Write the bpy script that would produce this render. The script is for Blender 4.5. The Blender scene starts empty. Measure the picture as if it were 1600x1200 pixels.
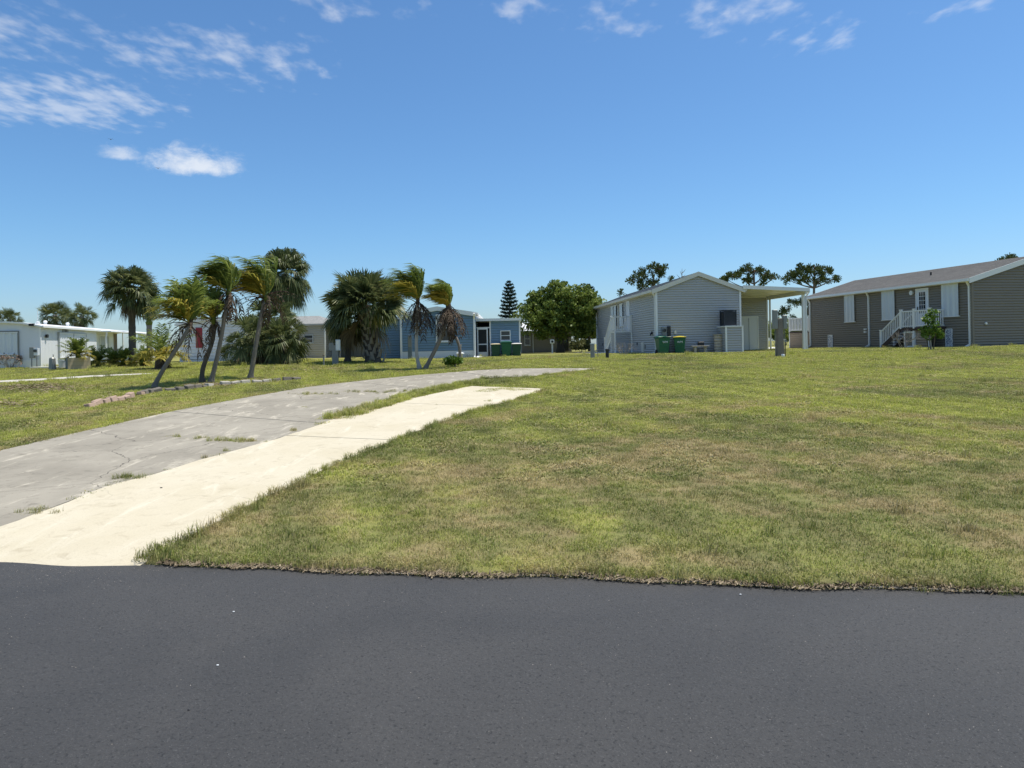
import bpy, math, random
import numpy as np
from mathutils import Vector, Matrix, Euler, noise as mnoise

random.seed(7); rng = np.random.default_rng(7)
sc = bpy.context.scene
C = sc.collection
R = math.radians

# ------------------------------------------------------------------ camera
FPX, ROLL, CZ = 1120.0, R(1.1), 1.65          # focal length in photo pixels, roll, eye height
cam_d = bpy.data.cameras.new('camera'); cam = bpy.data.objects.new('camera', cam_d); C.objects.link(cam)
cam_d.sensor_width = 36.0; cam_d.lens = FPX / 1600 * 36.0; cam_d.shift_y = -60 / 1600
cam_d.clip_start = 0.05; cam_d.clip_end = 5000
CR = Vector((math.cos(ROLL), 0, -math.sin(ROLL))); CU = Vector((math.sin(ROLL), 0, math.cos(ROLL)))
m3 = Matrix((CR, CU, Vector((0, -1, 0)))).transposed()
cam.matrix_world = Matrix.Translation((0, 0, CZ)) @ m3.to_4x4()
sc.camera = cam

# ------------------------------------------------------------------ sky, sun, exposure
SUN_EL, SUN_AZ = R(69), R(72)                 # azimuth measured from +Y towards +X
world = bpy.data.worlds.new('World'); sc.world = world; world.use_nodes = True
sun_d = bpy.data.lights.new('sun', 'SUN'); sun = bpy.data.objects.new('sun', sun_d); C.objects.link(sun)
sun_d.energy = 5.0; sun_d.angle = R(0.53); sun_d.color = (1.0, 0.945, 0.84)
sv = Vector((math.sin(SUN_AZ) * math.cos(SUN_EL), math.cos(SUN_AZ) * math.cos(SUN_EL), math.sin(SUN_EL)))
sun.rotation_euler = sv.to_track_quat('Z', 'Y').to_euler(); sun.location = (20, -20, 60)
sc.view_settings.view_transform = 'Standard'; sc.view_settings.look = 'None'
sc.view_settings.exposure = 0.10; sc.view_settings.gamma = 1.0; sc.view_settings.use_curve_mapping = False
SKY_STRENGTH = 0.106

class NT:                                       # tiny node-tree helper
    def __init__(s, tree): s.t = tree; s.n = tree.nodes; s.l = tree.links
    def node(s, typ, **kw):
        nd = s.n.new(typ)
        for k, v in kw.items(): setattr(nd, k, v)
        return nd
    def put(s, inp, v):
        if v is None: return
        if isinstance(v, bpy.types.NodeSocket): s.l.new(v, inp)
        else: inp.default_value = v
    def math(s, op, a, b=None, c=None, clamp=False):
        nd = s.node('ShaderNodeMath', operation=op, use_clamp=clamp)
        s.put(nd.inputs[0], a); s.put(nd.inputs[1], b); s.put(nd.inputs[2], c)
        return nd.outputs[0]
    def mix(s, fac, a, b, blend='MIX'):
        nd = s.node('ShaderNodeMix', data_type='RGBA', blend_type=blend); nd.clamp_factor = True
        s.put(nd.inputs[0], fac); s.put(nd.inputs[6], a); s.put(nd.inputs[7], b)
        return nd.outputs[2]
    def noise(s, vec, scale, detail=4.0, rough=0.55, dist=0.0, dim='3D', w=None):
        nd = s.node('ShaderNodeTexNoise', noise_dimensions=dim)
        if vec is not None: s.l.new(vec, nd.inputs['Vector'])
        nd.inputs['Scale'].default_value = scale; nd.inputs['Detail'].default_value = detail
        nd.inputs['Roughness'].default_value = rough; nd.inputs['Distortion'].default_value = dist
        return nd.outputs['Fac']
    def ramp(s, x, lo, hi):                    # smooth 0..1 between lo and hi
        nd = s.node('ShaderNodeMapRange', interpolation_type='SMOOTHSTEP')
        s.put(nd.inputs[0], x); nd.inputs[1].default_value = lo; nd.inputs[2].default_value = hi
        return nd.outputs[0]
    def comb(s, x, y, z):
        nd = s.node('ShaderNodeCombineXYZ'); s.put(nd.inputs[0], x); s.put(nd.inputs[1], y); s.put(nd.inputs[2], z)
        return nd.outputs[0]

def build_world():
    t = NT(world.node_tree); t.n.clear()
    out = t.node('ShaderNodeOutputWorld'); bg = t.node('ShaderNodeBackground'); t.l.new(bg.outputs[0], out.inputs[0])
    sky = t.node('ShaderNodeTexSky', sky_type='NISHITA'); sky.sun_disc = False
    sky.sun_elevation = SUN_EL; sky.sun_rotation = SUN_AZ
    sky.air_density = 1.0; sky.dust_density = 0.6; sky.ozone_density = 2.0; sky.altitude = 5
    tc = t.node('ShaderNodeTexCoord'); sep = t.node('ShaderNodeSeparateXYZ'); t.l.new(tc.outputs['Generated'], sep.inputs[0])
    x, y, z = sep.outputs
    zz = t.math('MAXIMUM', z, 0.02)
    px = t.math('DIVIDE', x, zz); py = t.math('DIVIDE', y, zz)          # a flat cloud layer seen from below
    P = t.comb(px, t.math('MULTIPLY', py, 0.62), 0.0)
    fine = t.noise(P, 13.0, 4.0, 0.52, 0.1)
    mid = t.noise(P, 3.6, 3.0, 0.55, 0.2)
    puff = t.math('ADD', t.math('MULTIPLY', fine, 0.72), t.math('MULTIPLY', mid, 0.42))
    big = t.noise(P, 0.55, 2.0, 0.5)
    # where the layer is broken up: a large bank to the west and thinner patches, plus unseen overhead cover added to whiten the fill light
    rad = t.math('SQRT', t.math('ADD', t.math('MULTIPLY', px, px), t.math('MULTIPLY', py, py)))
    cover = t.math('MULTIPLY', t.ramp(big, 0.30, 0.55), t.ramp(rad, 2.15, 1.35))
    def bank(cx, cy, rx, ry, amt):
        dx = t.math('DIVIDE', t.math('SUBTRACT', px, cx), rx); dy = t.math('DIVIDE', t.math('SUBTRACT', py, cy), ry)
        d = t.math('SQRT', t.math('ADD', t.math('MULTIPLY', dx, dx), t.math('MULTIPLY', dy, dy)))
        return t.math('MULTIPLY', t.ramp(d, 1.0, 0.15), amt)
    for b in ((-1.85, 2.8, 1.0, 0.8, 1.0), (-1.75, 2.2, 1.0, 0.55, 0.95), (-1.0, 2.45, 0.85, 0.55, 0.9), (-0.48, 2.03, 0.26, 0.32, 0.95),
              (-0.28, 2.1, 0.2, 0.16, 0.75), (0.05, 2.12, 0.24, 0.22, 0.85), (0.34, 2.2, 0.36, 0.36, 0.78), (0.70, 2.2, 0.4, 0.34, 0.8), (1.0, 2.35, 0.4, 0.36, 0.76), (1.35, 2.15, 0.3, 0.25, 0.78), (2.25, 2.9, 0.35, 0.16, 0.7)):
        cover = t.math('MAXIMUM', cover, bank(*b))
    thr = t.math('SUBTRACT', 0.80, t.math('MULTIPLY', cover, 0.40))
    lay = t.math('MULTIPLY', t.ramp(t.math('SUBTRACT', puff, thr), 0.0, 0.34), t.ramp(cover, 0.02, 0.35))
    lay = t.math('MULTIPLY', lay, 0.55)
    # two small fair-weather cumulus low in the north-west
    az = t.node('ShaderNodeMath', operation='ARCTAN2'); t.l.new(x, az.inputs[0]); t.l.new(y, az.inputs[1]); az = az.outputs[0]
    el = t.math('ARCSINE', z)
    Q = t.comb(az, t.math('MULTIPLY', el, 1.6), 0.0)
    n1 = t.noise(Q, 34.0, 7.0, 0.66, 0.3)
    def cumulus(a0, e0, ra, rb, amt):
        da = t.math('DIVIDE', t.math('SUBTRACT', az, a0), ra); de = t.math('SUBTRACT', el, e0)
        up = t.math('DIVIDE', t.math('MAXIMUM', de, 0.0), rb); dn = t.math('DIVIDE', t.math('MINIMUM', de, 0.0), rb * 0.35)
        d = t.math('SQRT', t.math('ADD', t.math('MULTIPLY', da, da), t.math('ADD', t.math('MULTIPLY', up, up), t.math('MULTIPLY', dn, dn))))
        d = t.math('ADD', d, t.math('MULTIPLY', t.math('SUBTRACT', n1, 0.5), 2.0))
        return t.math('MULTIPLY', t.ramp(d, 1.05, -0.05), amt)
    cu = t.math('MAXIMUM', cumulus(-0.413, 0.231, 0.068, 0.031, 0.97), cumulus(-0.494, 0.237, 0.030, 0.017, 0.7))
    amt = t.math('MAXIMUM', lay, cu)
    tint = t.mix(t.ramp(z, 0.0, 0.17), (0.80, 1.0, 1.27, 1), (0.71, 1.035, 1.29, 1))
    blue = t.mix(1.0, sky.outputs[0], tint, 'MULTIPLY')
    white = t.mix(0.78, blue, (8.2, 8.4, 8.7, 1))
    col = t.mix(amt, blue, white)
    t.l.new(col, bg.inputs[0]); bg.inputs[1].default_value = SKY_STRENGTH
build_world()
try: world.cycles.sampling_method = 'MANUAL'; world.cycles.sample_map_resolution = 256
except Exception: pass

# ------------------------------------------------------------------ ground shape
def edge_y(x): return 5.13 - 0.16 * max(min(x, 60), -60) + (0.028 * math.sin(x * 2.3 + 0.7) + 0.02 * math.sin(x * 5.9) if abs(x) < 30 else 0)
def H(x, y):
    """height of the natural ground"""
    t = y - edge_y(x)
    if t <= 0: return -0.03
    s = min(t / 33.0, 1.0)
    s = s * (1.0 + 0.16 * (1 - s))
    A = 0.95 + 0.15 * max(0.0, min((x - 12) / 14, 1)) - 0.10 * math.exp(-((x + 5) / 7.0) ** 2)
    b = 0.05 * math.sin(x * 0.31 + 1.3) * math.sin(y * 0.27) * min(t / 12, 1) * (1 - s * 0.8)
    return 0.03 + A * s + b
def ray(px, py):
    return Vector((0, 1, 0)) + CR * ((px - 800) / FPX) + CU * ((540 - py) / FPX)
def at(px, py, Y):
    d = ray(px, py); return Vector((d.x * Y, Y, CZ + d.z * Y))
def G(px, py):
    """the ground point seen at a photo pixel"""
    d = ray(px, py); lo, hi = 2.0, 2.0
    while hi < 400:
        p = d * hi
        if CZ + p.z < H(p.x, p.y): break
        lo = hi; hi *= 1.03
    for _ in range(40):
        m = (lo + hi) / 2; p = d * m
        if CZ + p.z < H(p.x, p.y): hi = m
        else: lo = m
    p = d * hi
    return Vector((p.x, p.y, H(p.x, p.y)))
def on(x, y): return Vector((x, y, H(x, y)))

# ------------------------------------------------------------------ object helpers
class MB:
    def __init__(s): s.v = []; s.f = []
    def add(s, vs, fs):
        o = len(s.v); s.v += [tuple(p) for p in vs]; s.f += [tuple(i + o for i in f) for f in fs]
    def quad(s, a, b, c, d): s.add([a, b, c, d], [(0, 1, 2, 3)])
    def tri(s, a, b, c): s.add([a, b, c], [(0, 1, 2)])
    def box(s, x0, x1, y0, y1, z0, z1):
        s.add([(x0, y0, z0), (x1, y0, z0), (x1, y1, z0), (x0, y1, z0), (x0, y0, z1), (x1, y0, z1), (x1, y1, z1), (x0, y1, z1)],
              [(0, 3, 2, 1), (4, 5, 6, 7), (0, 1, 5, 4), (1, 2, 6, 5), (2, 3, 7, 6), (3, 0, 4, 7)]); return s
    def bar(s, a, b, w, h=None):               # rectangular bar from a to b
        a = Vector(a); b = Vector(b); h = h or w; d = (b - a).normalized()
        sd = d.cross(Vector((0, 0, 1)))
        sd = Vector((1, 0, 0)) if sd.length < 1e-4 else sd.normalized()
        up = sd.cross(d).normalized(); sd = sd * w / 2; up = up * h / 2
        vs = [a - sd - up, a + sd - up, a + sd + up, a - sd + up, b - sd - up, b + sd - up, b + sd + up, b - sd + up]
        s.add(vs, [(0, 1, 2, 3), (7, 6, 5, 4), (0, 4, 5, 1), (1, 5, 6, 2), (2, 6, 7, 3), (3, 7, 4, 0)]); return s
    def tube(s, pts, rad, n=8, cap=True):
        pts = [Vector(p) for p in pts]; k = len(pts)
        rad = [rad] * k if not hasattr(rad, '__len__') else rad
        ref = Vector((0.31, 0.95, 0.05)); o = len(s.v)
        for i, p in enumerate(pts):
            d = (pts[min(i + 1, k - 1)] - pts[max(i - 1, 0)])
            d = d.normalized() if d.length > 1e-9 else Vector((0, 0, 1))
            a = d.cross(ref)
            if a.length < 1e-3: a = d.cross(Vector((1, 0, 0)))
            a.normalize(); b = d.cross(a)
            for j in range(n):
                q = 2 * math.pi * j / n; s.v.append(tuple(p + (a * math.cos(q) + b * math.sin(q)) * rad[i]))
        for i in range(k - 1):
            for j in range(n):
                j2 = (j + 1) % n
                s.f.append((o + i * n + j, o + i * n + j2, o + (i + 1) * n + j2, o + (i + 1) * n + j))
        if cap:
            s.f.append(tuple(o + j for j in range(n))[::-1]); s.f.append(tuple(o + (k - 1) * n + j for j in range(n)))
        return s
    def lathe(s, prof, n=14, cx=0, cy=0):
        s.tube([(cx, cy, z) for r, z in prof], [r for r, z in prof], n); return s
    def build(s, name, mt, parent=None, smooth=False, loc=None):
        me = bpy.data.meshes.new(name); me.from_pydata(s.v, [], s.f); me.update()
        if smooth: me.polygons.foreach_set('use_smooth', [True] * len(me.polygons))
        me.materials.append(mt)
        o = bpy.data.objects.new(name, me); C.objects.link(o)
        if parent: o.parent = parent
        if loc is not None: o.location = loc
        return o
def bevel(o, w=0.01, seg=1):
    m = o.modifiers.new('bevel', 'BEVEL'); m.width = w; m.segments = seg; m.limit_method = 'ANGLE'; return o
def tag(o, label, cat, group=None):
    o['label'] = label; o['category'] = cat
    if group: o['group'] = group
    return o
def thing(name, label, cat, loc, rz=0.0, group=None):
    o = bpy.data.objects.new(name, None); C.objects.link(o); o.location = loc; o.rotation_euler = (0, 0, rz)
    o.empty_display_size = 0.2
    return tag(o, label, cat, group)
def struct(o): o['kind'] = 'structure'; return o
def stuff(o): o['kind'] = 'stuff'; return o
def copy_tree(o, parent=None):
    c = o.copy(); C.objects.link(c); c.parent = parent
    for ch in list(o.children): copy_tree(ch, c)
    return c

# ------------------------------------------------------------------ materials
def new_mat(name):
    m = bpy.data.materials.new(name); m.use_nodes = True
    t = NT(m.node_tree); b = t.n['Principled BSDF']; return m, t, b
def plain(name, col, rough=0.6, var=0.12, scale=3.0, metal=0.0, bump=0.0, bscale=40.0, spec=0.4, dirt=None):
    """one colour with soft blotches, optional dirt colour in patches and fine relief"""
    m, t, b = new_mat(name)
    tc = t.node('ShaderNodeTexCoord'); v = tc.outputs['Object']
    n = t.noise(v, scale, 5, 0.6)
    d = tuple(c * (1 - var) for c in col[:3]) + (1,); l = tuple(min(c * (1 + var), 1) for c in col[:3]) + (1,)
    c = t.mix(n, d, l)
    if dirt:
        c = t.mix(t.math('MULTIPLY', t.ramp(t.noise(v, scale * 2.3, 6, 0.7), 0.52, 0.8), dirt[1]), c, dirt[0] + (1,))
    t.l.new(c, b.inputs['Base Color']); b.inputs['Roughness'].default_value = rough; b.inputs['Metallic'].default_value = metal
    b.inputs['Specular IOR Level'].default_value = spec
    if bump:
        bp = t.node('ShaderNodeBump'); bp.inputs['Strength'].default_value = bump; bp.inputs['Distance'].default_value = 0.02
        t.l.new(t.noise(v, bscale, 4, 0.6), bp.inputs['Height']); t.l.new(bp.outputs[0], b.inputs['Normal'])
    return m
def leafy(name, cols, rough=0.5, trans=0.3, wscale=0.8):
    """leaves: colour differs leaf by leaf and drifts through the crown"""
    m, t, b = new_mat(name)
    g = t.node('ShaderNodeNewGeometry'); rnd = g.outputs['Random Per Island']
    cr = t.node('ShaderNodeValToRGB'); e = cr.color_ramp.elements
    e[0].color = cols[0] + (1,); e[0].position = 0.0; e[1].color = cols[-1] + (1,); e[1].position = 1.0
    for i, c in enumerate(cols[1:-1]):
        k = e.new((i + 1) / (len(cols) - 1)); k.color = c + (1,)
    n = t.noise(g.outputs['Position'], wscale, 2, 0.5)
    f = t.math('ADD', t.math('MULTIPLY', rnd, 0.62), t.math('MULTIPLY', t.math('SUBTRACT', n, 0.3), 0.75), clamp=True)
    t.l.new(f, cr.inputs[0]); t.l.new(cr.outputs[0], b.inputs['Base Color'])
    b.inputs['Roughness'].default_value = rough; b.inputs['Specular IOR Level'].default_value = 0.2
    tr = t.node('ShaderNodeBsdfTranslucent'); t.l.new(cr.outputs[0], tr.inputs[0])
    mx = t.node('ShaderNodeMixShader'); mx.inputs[0].default_value = trans
    t.l.new(b.outputs[0], mx.inputs[1]); t.l.new(tr.outputs[0], mx.inputs[2])
    t.l.new(mx.outputs[0], t.n['Material Output'].inputs[0])
    return m

def lawn_colour(t, fine_amount):
    """shared by the soil sheet and the blades: patches of green, lime weeds and straw by place on the lot"""
    g = t.node('ShaderNodeNewGeometry'); P = g.outputs['Position']
    big = t.noise(P, 0.23, 3, 0.55, 0.6); mid = t.noise(P, 0.9, 4, 0.6, 0.5); sm = t.noise(P, 3.2, 4, 0.65, 0.4); fn = t.noise(P, 17.0, 3, 0.7)
    sep = t.node('ShaderNodeSeparateXYZ'); t.l.new(P, sep.inputs[0])
    s = t.math('ADD', t.math('MULTIPLY', big, 0.55), t.math('ADD', t.math('MULTIPLY', mid, 0.35), t.math('MULTIPLY', sm, 0.22)))
    far = t.ramp(sep.outputs[1], 8.0, 19.0)                                  # lusher away from the street
    lime = t.ramp(t.math('ADD', s, t.math('MULTIPLY', far, 0.085)), 0.535, 0.66)
    P2 = t.node('ShaderNodeVectorMath', operation='ADD'); t.l.new(P, P2.inputs[0]); P2.inputs[1].default_value = (31.7, 12.3, 4.0)
    b2 = t.noise(P2.outputs[0], 0.34, 3, 0.6, 0.8); m2 = t.noise(P2.outputs[0], 1.5, 5, 0.65, 0.6)
    d = t.math('ADD', t.math('MULTIPLY', b2, 0.6), t.math('MULTIPLY', m2, 0.5))
    dry = t.ramp(t.math('SUBTRACT', d, t.math('MULTIPLY', far, 0.07)), 0.50, 0.66)
    c = t.mix(lime, (0.160, 0.192, 0.042, 1), (0.36, 0.39, 0.062, 1))
    c = t.mix(t.math('MULTIPLY', t.ramp(sm, 0.45, 0.7), 0.5), c, (0.082, 0.128, 0.022, 1))
    c = t.mix(t.math('MULTIPLY', dry, 0.74), c, (0.40, 0.300, 0.150, 1))
    c = t.mix(t.math('MULTIPLY', t.ramp(fn, 0.42, 0.72), fine_amount), c, (0.33, 0.265, 0.115, 1))
    # faint passes of the mower, running from the street towards the houses
    wv = t.node('ShaderNodeTexWave', wave_type='BANDS', bands_direction='X'); mp = t.node('ShaderNodeMapping'); t.l.new(P, mp.inputs[0]); mp.inputs['Rotation'].default_value = (0, 0, R(-17))
    t.l.new(mp.outputs[0], wv.inputs['Vector']); wv.inputs['Scale'].default_value = 0.30; wv.inputs['Distortion'].default_value = 1.2; wv.inputs['Detail'].default_value = 2; wv.inputs['Detail Scale'].default_value = 1.5
    hs = t.node('ShaderNodeHueSaturation'); t.l.new(c, hs.inputs['Color']); t.l.new(t.math('ADD', 0.93, t.math('MULTIPLY', wv.outputs['Fac'], 0.30)), hs.inputs['Value'])
    return hs.outputs[0], fn, dry
def mat_soil():
    m, t, b = new_mat('lawn_ground')
    c, fn, dry = lawn_colour(t, 0.35)
    c = t.mix(0.5, c, (0.17, 0.135, 0.085, 1))
    t.l.new(c, b.inputs['Base Color']); b.inputs['Roughness'].default_value = 0.95; b.inputs['Specular IOR Level'].default_value = 0.1
    g = t.node('ShaderNodeNewGeometry'); bp = t.node('ShaderNodeBump'); bp.inputs['Strength'].default_value = 0.8; bp.inputs['Distance'].default_value = 0.04
    t.l.new(t.noise(g.outputs['Position'], 22, 4, 0.7), bp.inputs['Height']); t.l.new(bp.outputs[0], b.inputs['Normal'])
    return m
def mat_blade():
    m, t, b = new_mat('grass_blade')
    c, fn, dry = lawn_colour(t, 0.25)
    g = t.node('ShaderNodeNewGeometry'); rnd = g.outputs['Random Per Island']
    oi = t.node('ShaderNodeObjectInfo')
    straw = t.math('MULTIPLY', t.ramp(rnd, 0.66, 0.74), t.math('ADD', 0.55, t.math('MULTIPLY', dry, 0.4)))
    c = t.mix(straw, c, (0.52, 0.43, 0.23, 1))
    c = t.mix(t.math('MULTIPLY', t.ramp(oi.outputs['Random'], 0.35, 1.0), 0.35), c, (0.25, 0.30, 0.05, 1))
    hv = t.node('ShaderNodeHueSaturation'); t.l.new(c, hv.inputs['Color'])
    t.l.new(t.math('ADD', 0.62, t.math('MULTIPLY', t.math('FRACT', t.math('MULTIPLY', rnd, 7.13)), 0.95)), hv.inputs['Value'])
    t.l.new(hv.outputs[0], b.inputs['Base Color']); b.inputs['Roughness'].default_value = 0.55; b.inputs['Specular IOR Level'].default_value = 0.3
    tr = t.node('ShaderNodeBsdfTranslucent'); t.l.new(hv.outputs[0], tr.inputs[0])
    mx = t.node('ShaderNodeMixShader'); mx.inputs[0].default_value = 0.3
    t.l.new(b.outputs[0], mx.inputs[1]); t.l.new(tr.outputs[0], mx.inputs[2]); t.l.new(mx.outputs[0], t.n['Material Output'].inputs[0])
    return m
def mat_asphalt():
    m, t, b = new_mat('asphalt')
    g = t.node('ShaderNodeNewGeometry'); P = g.outputs['Position']
    n1 = t.noise(P, 0.55, 4, 0.55, 0.5); n2 = t.noise(P, 95, 4, 0.75); n3 = t.noise(P, 3.0, 4, 0.6)
    c = t.mix(t.ramp(n1, 0.3, 0.7), (0.045, 0.044, 0.0435, 1), (0.064, 0.0615, 0.059, 1))
    c = t.mix(t.math('MULTIPLY', t.ramp(t.noise(P, 34, 3, 0.7), 0.45, 0.75), 0.5), c, (0.030, 0.0295, 0.029, 1))
    c = t.mix(t.math('MULTIPLY', t.ramp(n3, 0.4, 0.75), 0.3), c, (0.054, 0.053, 0.053, 1))
    c = t.mix(t.math('MULTIPLY', t.ramp(n2, 0.58, 0.72), 0.45), c, (0.17, 0.166, 0.16, 1))
    c = t.mix(t.math('MULTIPLY', t.ramp(n2, 0.42, 0.30), 0.6), c, (0.034, 0.033, 0.033, 1))
    vo = t.node('ShaderNodeTexVoronoi'); vo.inputs['Scale'].default_value = 16; t.l.new(P, vo.inputs['Vector'])
    hole = t.math('MULTIPLY', t.ramp(vo.outputs['Distance'], 0.10, 0.05), t.ramp(t.noise(P, 1.1, 2), 0.5, 0.62))
    c = t.mix(t.math('MULTIPLY', hole, 0.7), c, (0.018, 0.018, 0.02, 1))
    sp = t.ramp(t.noise(P, 62, 2, 0.6), 0.41, 0.33); c = t.mix(t.math('MULTIPLY', sp, 0.8), c, (0.018, 0.018, 0.018, 1))
    sp2 = t.ramp(t.noise(P, 120, 1, 0.5), 0.66, 0.74); c = t.mix(t.math('MULTIPLY', sp2, 0.28), c, (0.20, 0.195, 0.19, 1))
    t.l.new(c, b.inputs['Base Color'])
    t.l.new(t.math('ADD', 0.62, t.math('MULTIPLY', n1, 0.16)), b.inputs['Roughness']); b.inputs['Specular IOR Level'].default_value = 0.35
    bp = t.node('ShaderNodeBump'); bp.inputs['Strength'].default_value = 0.8; bp.inputs['Distance'].default_value = 0.008
    hsum = t.math('SUBTRACT', t.math('ADD', n2, t.math('MULTIPLY', t.noise(P, 60, 2), 0.8)), hole)
    t.l.new(hsum, bp.inputs['Height']); t.l.new(bp.outputs[0], b.inputs['Normal'])
    return m
def mat_concrete(name, a, c2, stain, streak, crack=0.5):
    m, t, b = new_mat(name)
    g = t.node('ShaderNodeNewGeometry'); P = g.outputs['Position']
    mp = t.node('ShaderNodeMapping'); t.l.new(P, mp.inputs[0]); mp.inputs['Rotation'].default_value = (0, 0, R(18)); mp.inputs['Scale'].default_value = (2.4, 0.55, 1)
    n1 = t.noise(P, 0.7, 5, 0.6, 0.4); n2 = t.noise(mp.outputs[0], 1.5, 6, 0.68, 0.6); n3 = t.noise(P, 60, 3, 0.7); n4 = t.noise(P, 5.0, 6, 0.7, 0.8)
    c = t.mix(t.ramp(n1, 0.3, 0.7), a + (1,), c2 + (1,))
    c = t.mix(t.math('MULTIPLY', t.ramp(n2, 0.53, 0.72), 0.8), c, streak + (1,))
    c = t.mix(t.math('MULTIPLY', t.ramp(n4, 0.52, 0.72), 0.65), c, stain + (1,))
    c = t.mix(t.math('MULTIPLY', t.ramp(n3, 0.5, 0.75), 0.35), c, tuple(x * 0.6 for x in a) + (1,))
    vo = t.node('ShaderNodeTexVoronoi', feature='DISTANCE_TO_EDGE'); vo.inputs['Scale'].default_value = 0.32
    wv = t.node('ShaderNodeVectorMath', operation='ADD'); t.l.new(P, wv.inputs[0])
    wn = t.node('ShaderNodeTexNoise'); t.l.new(P, wn.inputs['Vector']); wn.inputs['Scale'].default_value = 3.5; wn.inputs['Detail'].default_value = 5; sc_ = t.node('ShaderNodeVectorMath', operation='SCALE'); t.l.new(wn.outputs['Color'], sc_.inputs[0]); sc_.inputs['Scale'].default_value = 0.22; t.l.new(sc_.outputs[0], wv.inputs[1]); t.l.new(wv.outputs[0], vo.inputs['Vector'])
    ck = t.math('MULTIPLY', t.ramp(vo.outputs['Distance'], 0.0028, 0.0008), t.ramp(t.noise(P, 0.5, 2), 0.5 - 0.1 * min(crack, 1), 0.56 - 0.1 * min(crack, 1)))
    c = t.mix(t.math('MULTIPLY', ck, crack), c, (0.09, 0.08, 0.065, 1))
    t.l.new(c, b.inputs['Base Color']); b.inputs['Roughness'].default_value = 0.9; b.inputs['Specular IOR Level'].default_value = 0.2
    bp = t.node('ShaderNodeBump'); bp.inputs['Strength'].default_value = 0.35; bp.inputs['Distance'].default_value = 0.008
    t.l.new(t.math('SUBTRACT', t.math('ADD', n3, n4), ck), bp.inputs['Height']); t.l.new(bp.outputs[0], b.inputs['Normal'])
    return m
def mat_shingle(name, a, b_, w):
    m, t, b = new_mat(name)
    tc = t.node('ShaderNodeTexCoord'); br = t.node('ShaderNodeTexBrick'); t.l.new(tc.outputs['Object'], br.inputs['Vector'])
    mp = t.node('ShaderNodeMapping'); t.l.new(tc.outputs['Object'], mp.inputs[0]); mp.inputs['Rotation'].default_value = (0, 0, R(90)); t.l.new(mp.outputs[0], br.inputs['Vector'])
    br.inputs['Scale'].default_value = 1.0; br.inputs['Brick Width'].default_value = 0.33; br.inputs['Row Height'].default_value = 0.14; br.inputs['Mortar Size'].default_value = 0.004
    br.inputs['Color1'].default_value = a + (1,); br.inputs['Color2'].default_value = b_ + (1,); br.inputs['Mortar'].default_value = tuple(x * 0.5 for x in a) + (1,)
    n = t.noise(tc.outputs['Object'], 1.2, 5, 0.7); c = t.mix(t.math('MULTIPLY', t.ramp(n, 0.4, 0.7), 0.6), br.outputs[0], w + (1,))
    t.l.new(c, b.inputs['Base Color']); b.inputs['Roughness'].default_value = 0.95; b.inputs['Specular IOR Level'].default_value = 0.2
    return m
def mat_glass(name, tint=(0.03, 0.035, 0.04)):
    m, t, b = new_mat(name)
    tc = t.node('ShaderNodeTexCoord')
    c = t.mix(t.noise(tc.outputs['Object'], 1.5, 3), tuple(x * 0.7 for x in tint) + (1,), tuple(x * 1.3 for x in tint) + (1,))
    t.l.new(c, b.inputs['Base Color']); b.inputs['Roughness'].default_value = 0.06; b.inputs['Specular IOR Level'].default_value = 0.6
    return m
def mat_cutwork(name, a, b_):
    m, t, b = new_mat(name)
    tc = t.node('ShaderNodeTexCoord'); vo = t.node('ShaderNodeTexVoronoi', feature='DISTANCE_TO_EDGE'); vo.inputs['Scale'].default_value = 11
    mp = t.node('ShaderNodeMapping'); mp.inputs['Rotation'].default_value = (0.6, 0.2, 0.3); mp.inputs['Scale'].default_value = (1, 1, 0.8)
    t.l.new(tc.outputs['Object'], mp.inputs[0]); t.l.new(mp.outputs[0], vo.inputs['Vector'])
    t.l.new(t.mix(t.ramp(vo.outputs['Distance'], 0.13, 0.16), b_ + (1,), a + (1,)), b.inputs['Base Color']); b.inputs['Roughness'].default_value = 0.6
    return m
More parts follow.
